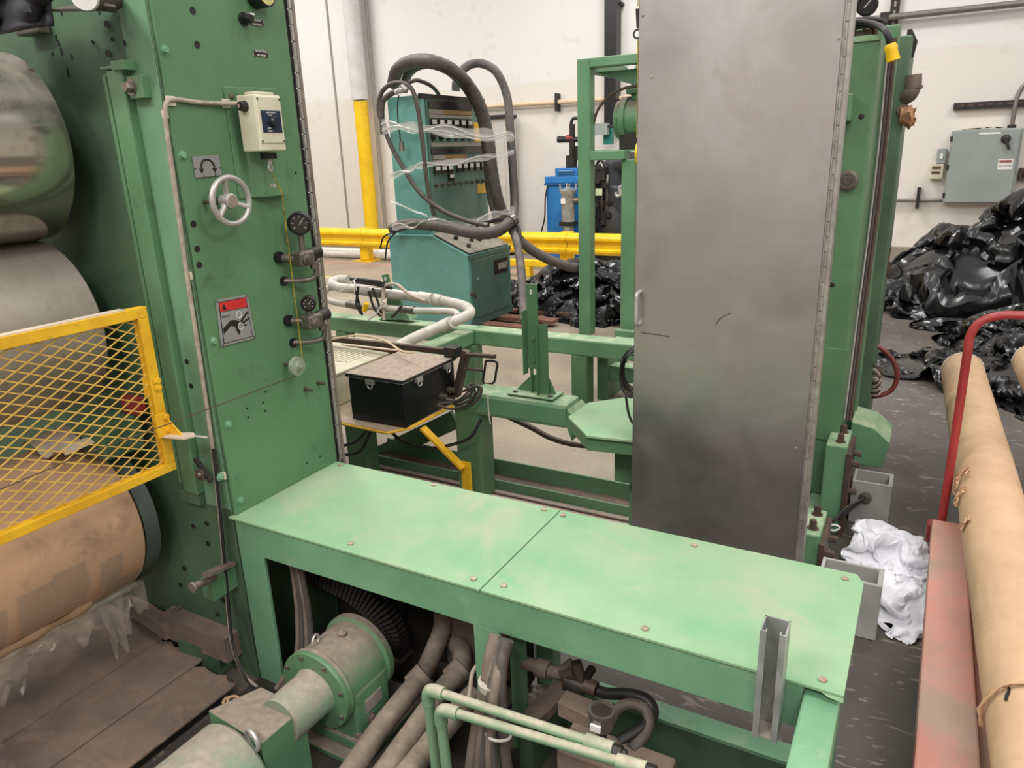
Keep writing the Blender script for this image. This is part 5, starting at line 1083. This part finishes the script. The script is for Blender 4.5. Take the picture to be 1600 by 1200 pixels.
M().tube(sm([rc(-.9+.02*sin(i*3), .55+i*.055, .008*(1+noise.noise(Vector((i*.7, 0, 0))))) for i in range(13)], 5), [.012+.006*noise.noise(Vector((i*.31, 2, 0))) for i in range(61)], 8).build('film_roll_edge', dirtyfilm, g)
M().grid(lambda u, v: rc(-.72-.28*v, .5+.55*u, .012*sin(v*pi)+.006*noise.noise(Vector((u*8, v*5, 7)))), 40, 8).build('torn_paper_edge', paper, g)
# behind-guard debris: green block, darker roll
g = root('doctor_block', (-2.15, 1.2, .8), 'green block and white pad between rolls behind yellow mesh', 'block')
M().box(-2.18, -2.07, 1.17, 1.30, .79, .90).build('green_block', green_m, g, .004)
M().grid(lambda u, v: Vector((-2.35+u*.24, 1.08+.12*v, .83+.02*sin(u*9)+.01*v)), 16, 6).build('white_pad', whitefab, g)
c = at(212, 630, 'y', 1.3); M().box(c.x-.04, c.x+.03, 1.28, 1.31, c.z-.03, c.z+.02).build('red_tag', redp, g)
# ------------------------------------------------------------------ yellow mesh guard
GX = -1.83
g = root('mesh_guard', (GX, .8, .785), 'yellow framed expanded metal guard before the rolls', 'guard')
GY1 = 1.230; GZ0, GZ1 = .786, 1.268; GY0 = .35
M().box(GX-.028, GX, GY0, GY1, GZ1-.03, GZ1).box(GX-.028, GX-.024, GY0, GY1, GZ1-.03, GZ1).build('top_bar', yellow_m, g, .002)
M().box(GX-.028, GX, GY0, GY1, GZ0, GZ0+.026).build('bottom_bar', yellow_m, g, .002)
M().box(GX-.028, GX, GY1-.030, GY1, GZ0+.026, GZ1-.03).build('side_bar', yellow_m, g, .002)
M().box(GX-.03, GX-.002, GY0, GY1-.06, GZ1, GZ1+.003).build('worn_edge', whitefab, g, label='bare worn top edge')
ya, yb, za, zb2 = GY0, GY1-.03, GZ0+.026, GZ1-.03
m = M(); P1, P2 = .0585, .0285
import itertools
k = -40
def clip(p, q):
    (y0_, z0_), (y1_, z1_) = p, q; t0, t1 = 0, 1
    for d_, lo, hi, s_ in ((y1_-y0_, ya, yb, y0_), (z1_-z0_, za, zb2, z0_)):
        if abs(d_) < 1e-9: continue
        a, b_ = (lo-s_)/d_, (hi-s_)/d_
        if a > b_: a, b_ = b_, a
        t0 = max(t0, a); t1 = min(t1, b_)
    return None if t0 >= t1 else ((y0_+(y1_-y0_)*t0, z0_+(z1_-z0_)*t0), (y0_+(y1_-y0_)*t1, z0_+(z1_-z0_)*t1))
sl = P2/P1
for s_ in (1, -1):
    c_ = za-1.2
    while c_ < zb2+1.2:
        # broken into diamond-long strands with a slight alternating twist
        r_ = clip((ya, c_+s_*sl*(ya-ya)), (yb, c_+s_*sl*(yb-ya)))
        if r_:
            (y0_, z0_), (y1_, z1_) = r_
            m.bar((GX-.014+s_*.0012, y0_, z0_), (GX-.014+s_*.0012, y1_, z1_), .0022, .0034, (0, 0, 1))
        c_ += P2
m.build('expanded_mesh', mesh_y, g)
for (a, b_) in ((245, 595), (247, 606)): bolt(g, at(a, b_, 'x', GX+.001), (1, 0, 0), .008, yellow_m)
q = px('x', GX-.03, (222, 592), (243, 588), (247, 618), (226, 622)); M().prism(q, (.004, 0, 0)).build('hinge_tab', yellow_m, g)
M().box(GX-.001, GX+.006, 1.19, 1.222, .895, .965).build('clamp_plate', yellow_m, g, .001)
for (a, b_) in ((259, 652), (262, 671)): bolt(g, at(a, b_, 'x', GX+.006), (1, 0, 0), .008, yellow_m)
M().prism([(GX+.006, 1.20, .895), (GX+.075, 1.215, .895), (GX+.095, 1.24, .898), (GX+.07, 1.255, .898), (GX+.006, 1.235, .895)], (0, 0, .005)).build('arm_tab', whitefab, g)
M().prism([(GX+.006, 1.222, .90), (GX+.055, 1.228, .90), (GX+.006, 1.222, .95)], (0, .004, 0)).build('arm_gusset', yellow_m, g)
M().tube([(GX+.09, 1.243, .899), (GX+.12, 1.26, .893)], .004, 8).build('pin', alu, g)
# ------------------------------------------------------------------ floor deck at lower left
g = root('deck_plates', (-2.6, .9, 0), 'dusty brown steel deck plates on floor under the rolls', 'deck')
def dplate(x0, x1, y0, y1, z=.05, jag=0):
    pts = [(x0, y0), (x1, y0)]+[(x1+(x0-x1)*i/6, y1+jag*noise.noise(Vector((i*1.3, x0, 2)))) for i in range(7)]
    M().prism([(x, y, z-.008) for x, y in pts], (0, 0, .008)).build('deck_plate', dustsheet, g, .0015)
dplate(-1.948, -1.755, -.3, 1.245, .05, .03); dplate(-2.172, -1.954, -.3, 1.28, .05, .03); dplate(-2.60, -2.180, -.3, 1.33, .048, .02); dplate(-3.6, -2.606, -.3, 1.33, .05)
for x in (-2.5, -2.0, -1.8): M().box(x-.02, x+.02, -.3, 1.2, 0, .041).build('joist', darkm, g)
g = root('base_beam', (-2.1, 1.3, 0), 'dust covered green beam ends at the calender column foot', 'beam')
M().bar(at(200, 940, 'z', .11), at(268, 985, 'z', .11), .05, .05).build('dusty_bar', dustsheet, g)
M().bar(at(272, 965, 'z', .12), at(372, 1005, 'z', .12), .10, .09).build('beam_stub', dustsheet, g)
M().bar(at(290, 1012, 'z', .05), at(352, 1030, 'z', .05), .05, .09).build('beam_stub', green_m, g)
M().tube(sm(pv((264, 985, 'z', .1), (268, 965, 'z', .15), (282, 948, 'z', .17), (292, 944, 'z', .17))), .009, 8).build('bent_rod', rust, g)
cc = at(361, 1097, 'z', .06)
M().torus(cc, (.2, .2, 1), .022, .005, 20, 8).torus(cc+Vector((.008, .004, .004)), (.4, .1, 1), .018, .004, 20, 8).build('tape_scrap', paper, None, label='small crumpled yellowish tape ring beside deck edge', cat='scrap')
# ------------------------------------------------------------------ pit below platform: motor, coupling guard, gearbox
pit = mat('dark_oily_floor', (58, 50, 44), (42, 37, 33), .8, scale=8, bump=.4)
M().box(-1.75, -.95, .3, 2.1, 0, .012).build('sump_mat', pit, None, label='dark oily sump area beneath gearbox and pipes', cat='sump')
GC = Vector((-1.345, 1.2, .215))
g = root('gearbox', (GC.x, 1.3, .012), 'round green gearbox with bolted flange, dust on top, under platform', 'gearbox')
M().lathe((GC.x, 1.205, GC.z), (0, 1, 0), [(0, .05), (0, .118), (.01, .12), (.012, .112), (.16, .112), (.165, .125), (.185, .125), (.19, .1), (.19, 0)], 48).build('housing', green_d, g)
M().lathe((GC.x, 1.190, GC.z), (0, 1, 0), [(0, .06), (0, .117), (.003, .119), (.014, .119), (.014, .06)], 48).build('flange_ring', green, g)
for k in range(8):
    a = 2*pi*k/8+.3; bolt(g, (GC.x+.105*cos(a), 1.190, GC.z+.105*sin(a)), (0, -1, 0), .007, nickel, washer=False)
M().lathe((GC.x, 1.06, GC.z), (0, 1, 0), [(0, 0), (0, .066), (.125, .068), (.13, .072), (.135, .06)], 36).build('input_hub', dustgreen, g)
M().torus((GC.x-.035, 1.25, GC.z+.115), (1, .3, 0), .018, .004, 18, 8).build('lifting_eye', alu, g)
M().lathe((GC.x+.01, 1.31, GC.z+.108), (0, 0, 1), [(0, .014), (.01, .014), (.014, .008), (.02, 0)], 10).build('breather_plug', dustpipe, g)
M().box(GC.x+.02, GC.x+.115, 1.225, 1.37, .05, GC.z).build('side_casting', green_d, g, .01)
M().box(GC.x-.115, GC.x+.125, 1.215, 1.38, .03, .065).build('foot', green_d, g, .006)
for y in (1.235, 1.36): bolt(g, (GC.x+.105, y, .065), (0, 0, 1), .013, dustpipe, h=.02)
M().box(GC.x-.14, GC.x+.15, 1.18, 1.5, .012, .03).build('base_plate', green_d, g, .003)
M().box(GC.x+.115, GC.x+.119, 1.26, 1.33, .13, .17).build('name_plate', greylab, g)
bolt(g, (GC.x+.115, 1.28, .10), (1, 0, 0), .011, dustpipe); M().lathe((GC.x+.112, 1.24, .19), (1, 0, 0), [(0, .010), (.006, .010), (.006, .005), (.002, .004), (.002, 0)], 12).build('sight_plug', green, g)
g = root('added_dark_housing', (-1.3, 1.68, 0), 'dark housing added to darken the opening under the platform left half', 'machine')  # added dark body that keeps the opening behind the gearbox black
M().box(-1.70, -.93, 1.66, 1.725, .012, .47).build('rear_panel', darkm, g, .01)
M().lathe((-1.5, 1.60, .25), (0, 1, 0), [(0, 0), (0, .13), (.02, .15), (.06, .15)]).build('housing_disc', darkm, g)
M().box(-1.2, -.98, 1.62, 1.66, .05, .30).build('housing_block', dustsheet, g, .01)
g = root('coupling_guard', (-1.4, 1.03, 0), 'box shaped green coupling guard with dusty top beside gearbox', 'guard')
q = px('z', .25, (408, 1073), (475, 1105), (408, 1162), (325, 1110))
M().prism([q[3], q[2], q[1], q[0]], (0, 0, -.22)).build('guard_box', green_d, g, .003)
g = root('electric_motor', (-1.43, .8, 0), 'dust caked pale green electric motor at bottom left', 'motor')
mc = Vector((-1.395, .8, .155))
M().lathe((mc.x, .45, mc.z), (0, 1, 0), [(0, 0), (0, .118), (.30, .118), (.305, .124), (.49, .124), (.50, .115), (.50, 0)], 40).build('motor_shell', dustgreen, g)
M().lathe((mc.x, .62, mc.z), (0, 1, 0), [(0, .118), (0, .130), (.01, .130), (.01, .118)], 40).build('motor_band', dustgreen, g)
M().box(mc.x-.10, mc.x+.10, .5, .9, 0.0, .06).build('motor_foot', green_d, g, .004)
M().box(mc.x+.09, mc.x+.14, .60, .85, .13, .21).build('terminal_box', dustgreen, g, .006)
M().torus((mc.x+.07, .955, mc.z+.10), (.2, 1, 0), .028, .006, 20, 8).build('lifting_ring', alu, g)
# ribbed drag chain in the dark
g = root('cable_chain', (-1.5, 1.55, .2), 'dark ribbed cable chain curving behind the gearbox', 'cable chain')
cp2 = sm(pv((455, 880, 'y', 1.55), (500, 895, 'y', 1.55), (545, 915, 'y', 1.55), (585, 945, 'y', 1.55), (612, 985, 'y', 1.55), (618, 1020, 'y', 1.55)), 7)
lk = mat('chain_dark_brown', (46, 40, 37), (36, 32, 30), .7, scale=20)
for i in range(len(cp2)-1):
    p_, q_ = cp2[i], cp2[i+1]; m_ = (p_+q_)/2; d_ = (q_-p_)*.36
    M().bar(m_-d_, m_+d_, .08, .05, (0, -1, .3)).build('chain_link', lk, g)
# pipes
g = root('conduit_pipes', (-1.1, 1.4, .05), 'thick dust covered pipes running from beneath platform to lower edge', 'pipe')
def pipe(pts, rr, mt=dustpipe, nm='pipe', n=14, sms=6): return M().tube(sm(pts, sms), rr, n).build(nm, mt, g)
pa = pipe(pv((692, 955, 'y', 1.62), (690, 985, 'y', 1.6), (668, 1040, 'y', 1.5), (652, 1065, 'y', 1.42), (600, 1130, 'y', 1.25), (545, 1210, 'y', 1.06), (500, 1280, 'y', .92)), .030)
pb = pipe(pv((712, 1005, 'y', 1.62), (722, 1020, 'y', 1.58), (716, 1050, 'y', 1.5), (690, 1080, 'y', 1.42), (640, 1150, 'y', 1.24), (590, 1220, 'y', 1.1), (540, 1290, 'y', .95)), .030)
pc_ = pipe(pv((742, 1085, 'y', 1.45), (700, 1130, 'y', 1.34), (650, 1190, 'y', 1.2), (600, 1260, 'y', 1.05)), .033)
for (a, b_, yy) in ((655, 1062, 1.43), (715, 1052, 1.50)):
    c = at(a, b_, 'y', yy); M().tube([c+Vector((.01, .02, .014)), c-Vector((.012, .02, .014))], .037, 14).build('coupling', dustpipe, g)
M().tube(sm(pv((745, 1040, 'y', 1.4), (738, 1052, 'y', 1.38), (735, 1075, 'y', 1.36), (732, 1100, 'y', 1.34))), .006, 8).build('thin_wire', pinkcord, g)
g = root('green_pipe_pair', (-.93, 1.2, 0), 'two thin green pipes with elbows turning before the platform leg', 'pipe')
gp = mat('pale_green_pipe', (116, 150, 118), (104, 136, 106), .5, scale=8, dust=.9, dcol=(186, 176, 156))
for (ax_, ay_, bx_, by_, yy, dd) in ((668, 1076, 925, 1160, 1.20, 0), (688, 1107, 975, 1192, 1.18, 0)):
    A_ = at(ax_, ay_, 'y', yy); B_ = at(bx_, by_, 'y', yy)
    M().tube([A_+Vector((0, 0, -.03)), Vector((A_.x+.01, yy, .012))], .0135, 14).build('riser', gp, g)
    M().tube([A_+(B_-A_)*.09, B_], .0115, 14).build('run', gp, g)
    M().tube(sm([A_+Vector((0, 0, -.045)), A_+Vector((0, 0, -.02)), A_+Vector((.008, 0, -.003)), A_+(B_-A_)*.06, A_+(B_-A_)*.11], 4), .0168, 16).build('elbow', gp, g)
    dr_ = (B_-A_).normalized()
    M().tube([B_-dr_*.015, B_+dr_*.05], .0165, 14).build('end_coupling', gp, g)
    M().lathe(B_+dr_*.05, dr_, [(0, .014), (.02, .014), (.022, .009), (.03, .008), (.03, 0)], 6).build('end_plug', darkm, g)
g = root('cable_bundle', (-.76, 1.22, 0), 'bundle of dusty cables tied together hanging before platform leg', 'cable')
for k, (dx0, dx1, rr) in enumerate(((-.014, -.075, .017), (.004, -.03, .012), (.016, .0, .013), (.02, .04, .016), (-.004, -.045, .012), (.008, .02, .011), (0, -.01, .010))):
    yk = 1.255-.012*(k % 3)
    M().tube(sm([Vector((-.795+dx0, 1.30, .50)), Vector((-.80+dx0, 1.275, .45)), Vector((-.80+dx0*1.2, yk, .38)), Vector((-.795+(dx0+dx1)/2, yk-.015, .26)), Vector((-.785+dx1, yk-.03, .12)), Vector((-.77+dx1*1.3, yk-.05, .0))], 6), rr, 10).build('cable', rubber if k % 2 else dustpipe, g)
M().tube([(-.80, 1.26, .385), (-.801, 1.258, .405)], .034, 16).build('tie_wrap', cond, g); M().torus((-.775, 1.235, .27), (0, .3, 1), .03, .004, 24, 6).build('tie_wrap', cond, g)
g = root('valve_assembly', (-.75, 1.45, .3), 'dark brass valves and fittings beneath platform front rail', 'valve')
vy = 1.47
for (a, b_, c_, d_, rr, mt) in ((818, 1035, 840, 1042, .018, dustpipe), (840, 1042, 858, 1048, .026, dustpipe), (858, 1048, 880, 1053, .017, dustpipe), (880, 1053, 900, 1050, .020, rust), (885, 1062, 915, 1075, .028, darkm), (900, 1035, 908, 1060, .015, rust), (915, 1060, 925, 1045, .012, darkm), (872, 1050, 892, 1034, .010, dustpipe)):
    M().tube(px('y', vy, (a, b_), (c_, d_)), rr, 12).build('fitting', mt, g)
g = root('black_hoses', (-.55, 1.5, .1), 'black and grey hoses looping beneath the platform', 'hose')
M().tube(sm(pv((918, 1072, 'y', 1.47), (945, 1083, 'y', 1.46), (985, 1085, 'y', 1.45), (1012, 1095, 'y', 1.44), (1020, 1115, 'y', 1.42), (1005, 1135, 'y', 1.38), (968, 1160, 'y', 1.33))), .015, 12).build('hose_tube', blkcable, g)
M().tube(sm(pv((955, 1128, 'y', 1.38), (966, 1108, 'y', 1.40), (985, 1100, 'y', 1.41), (1008, 1108, 'y', 1.41), (1014, 1130, 'y', 1.39), (1005, 1152, 'y', 1.36), (986, 1172, 'y', 1.32))), .014, 12).build('hose_tube', rubber, g)
M().tube(px('y', 1.46, (914, 1070), (932, 1077)), .020, 12).build('hose_clamp', rust, g)
c = at(940, 1112, 'y', 1.28)
g = root('filter_gauge', (c.x, 1.28, c.z-.08), 'round grey pot with glass top and white label below hoses', 'gauge')
M().lathe((c.x, 1.28, c.z-.045), (0, 0, 1), [(0, 0), (0, .018), (.004, .027), (.04, .030), (.045, .032), (.052, .031), (.052, .025), (.048, .024), (.048, 0)], 28).build('pot', nickel, g)
M().lathe((c.x, 1.28, c.z+.0035), (0, 0, 1), [(0, .024), (.001, 0)], 8).build('glass_lid', mat('dark_glass', (52, 46, 42), None, .2), g)
M().box(c.x-.014, c.x+.01, 1.245, 1.252, c.z-.030, c.z-.014).build('white_label', white, g)
M().cyl((c.x, 1.28, c.z-.10), (c.x, 1.28, c.z-.045), .012, 10).build('stem', darkm, g)
g = root('hydraulic_block', (-.55, 1.3, 0), 'dusty manifold block and channel at bottom below the platform', 'manifold')
M().box(-.62, -.36, 1.24, 1.34, .0, .29).build('manifold', dustsheet, g, .006)
M().prism(px('z', .28, (872, 1118), (885, 1098), (945, 1122), (935, 1150)), (0, 0, .04)).build('dusty_cap', dustsheet, g)
M().box(-.36, -.12, 1.26, 1.33, .0, .22).build('channel', dustsheet, g, .004)
for k in range(3): bolt(g, (-.5+.05*k, 1.27, .29), (0, 0, 1), .006, darkm)
g = root('sump_beams', (-.5, 1.5, 0), 'dark green lower cross beams beneath the platform', 'machine frame')
M().box(-.76, -.12, 1.60, 1.665, .13, .14).build('beam_top', green_rail, g)
M().box(-.76, -.12, 1.60, 1.608, 0, .13).build('beam_web', green_m, g)
M().bar(at(905, 1052, 'z', .16), at(820, 1135, 'z', .16), .055, .03).build('diagonal_beam', dustsheet, g)
M().box(-.80, -.76, 1.38, 1.66, 0, .16).build('side_plate', green_m, g)
a = at(808, 1080, 'y', 1.46); M().box(a.x-.018, a.x+.03, 1.46, 1.468, 0, .40).build('upright_strip', green, g)
M().box(-1.60, -1.56, 1.72, 1.73, 0, .5).build('upright_strip', green_m, g)
g = root('loom', (-1.62, 1.36, 0), 'dusty cable loom hanging inside platform left leg', 'cable')
for k in range(4):
    M().tube(sm([Vector((-1.63+.012*k, 1.42, .48)), Vector((-1.625+.014*k, 1.42, .36)), Vector((-1.61+.018*k, 1.40, .24)), Vector((-1.60+.02*k, 1.36, .12)), Vector((-1.64+.02*k, 1.30, .03))]), .009, 8).build('cable', rubber if k % 2 else dustpipe, g)
# ------------------------------------------------------------------ red cart and paper rolls
g = root('red_cart', (.3, 1.9, 0), 'worn red flat cart with red tubular end handle at right', 'cart')
cx0 = at(1463, 815, 'z', .3).x; cy1 = 2.83
M().hexa([(.10, .9, .24), (.245, .9, .24), (.245, cy1, .24), (cx0-.012, cy1, .24)], [(.10, .9, .3), (.245, .9, .3), (.245, cy1, .3), (cx0-.012, cy1, .3)]).build('side_beam', redcart, g, .006)
M().box(.80, .9, .9, cy1, .24, .3).build('side_beam', redcart, g, .006)
for yy in (1.2, 2.5): M().box(.245, .80, yy, yy+.08, .262, .345).build('bolster', reddk, g, .004)
M().box(.245, .80, .9, cy1, .235, .262).build('deck_board', redcart, g, .003)
M().box(.13, .9, cy1-.0, cy1+.05, .20, .275).build('end_beam', reddk, g, .004)
post = [Vector((cx0+.02, 2.87, .18)), Vector((cx0+.02, 2.87, .6))]+px('y', 2.87, (1511, 555), (1516, 525), (1530, 505), (1555, 495), (1600, 493))
e_ = post[-1]
M().tube(sm(post+[Vector((.62, 2.87, e_.z)), Vector((.78, 2.87, e_.z-.02)), Vector((.85, 2.87, e_.z-.1)), Vector((.86, 2.87, .18))], 8), .0145, 16).build('end_handle', redp, g, label='glossy red tube handle')
for (x, y) in ((.2, 1.0), (.8, 1.0), (.2, 2.6), (.8, 2.6)):
    w_ = M().cyl((x-.02, y, .085), (x+.02, y, .085), .085, 28).build('wheel', darkm, g); M().box(x-.03, x+.03, y-.04, y+.04, .17, .24).build('wheel_fork', reddk, w_)
def proll(xa, xb_, za_, zb_, rad, y0, y1, label):
    g = root('paper_roll', ((xa+xb_)/2, (y0+y1)/2, min(za_, zb_)-rad), label, 'roll', 'kraft wrapped rolls on the red cart')
    def cen(y): t = (y-y0)/(y1-y0); return xa+(xb_-xa)*t, za_+(zb_-za_)*t
    def body(u, v):
        a = u*2*pi; y = y0+(y1-y0)*v; cx_, cz_ = cen(y)
        rr = rad*(1+.016*noise.noise(Vector((cos(a)*1.5, sin(a)*1.5, y*5)))+.012*noise.noise(Vector((cos(a)*5, sin(a)*5, y*14))))
        if v > .985: rr *= .96
        return Vector((cx_+rr*cos(a), y, cz_+rr*sin(a)))
    M().grid(body, 72, 150).build('wrapped_body', paper, g)
    cx_, cz_ = xb_, zb_
    M().lathe((cx_, y1-.004, cz_), (0, 1, 0), [(0, rad*.97), (.004, rad*.9), (.004, rad*.35)], 48).build('end_paper', paper, g)
    M().cyl((cx_, y1-.1, cz_), (cx_, y1+.02, cz_), rad*.35, 24).build('core', whitefab, g)
    ring = [Vector((cx_+rad*(.98+.05*noise.noise(Vector((i*.9, 0, 0))))*cos(2*pi*i/48), y1+.008*noise.noise(Vector((i*.7, 3, 0))), cz_+rad*(.98+.05*noise.noise(Vector((i*.9, 0, 0))))*sin(2*pi*i/48))) for i in range(48)]
    M().tube(ring+[ring[0]], .005, 6, False).build('torn_rim', whitefab, g)
    return g
XA, XB, ZA, ZB, RR = .355, .255, .43, .455, .098
def RXZ(y): t = (y-.8)/3.55; return XA+(XB-XA)*t, ZA+(ZB-ZA)*t
g = proll(XA, XB, ZA, ZB, RR, .8, 4.35, 'nearer kraft paper wrapped roll on cart, crossed by red handle')
# tears in the paper
for (yc, ac, w_, h_) in ((2.80, 2.75, .09, .06), (2.68, 2.85, .06, .04), (1.62, 2.3, .012, .16), (2.45, 2.75, .03, .03)):
    for j in range(5 if w_ > .02 else 3):
        pts = [Vector((RXZ(yc)[0]+(RR+.006+.012*abs(noise.noise(Vector((i*.8, j, yc)))))*cos(ac-h_/RR*(i/6-.5)*1.5), yc+w_*.4*(j-2)/2+w_*.3*noise.noise(Vector((i*.6, j*3, yc*2))), RXZ(yc)[1]+(RR+.006+.012*abs(noise.noise(Vector((i*.8, j, yc)))))*sin(ac-h_/RR*(i/6-.5)*1.5))) for i in range(7)]
        M().tube(sm(pts, 3), [.0045*(.5+abs(noise.noise(Vector((i*.5, j, 9)))))for i in range(19)], 6).build('torn_paper', tan if j % 2 else paper, g)
M().prism([Vector((RXZ(y_)[0]+(RR+.001)*cos(a_), y_, RXZ(y_)[1]+(RR+.001)*sin(a_))) for a_, y_ in ((2.42, 1.585), (2.38, 1.60), (2.33, 1.605), (2.29, 1.62), (2.25, 1.615), (2.28, 1.60), (2.33, 1.59), (2.37, 1.578))], (-.001, 0, .002)).build('hole', inkb, g)
proll(XA+.33, XB+.33, ZA+.02, ZB+.02, RR, .8, 4.6, 'farther kraft paper wrapped roll cut by right picture edge')
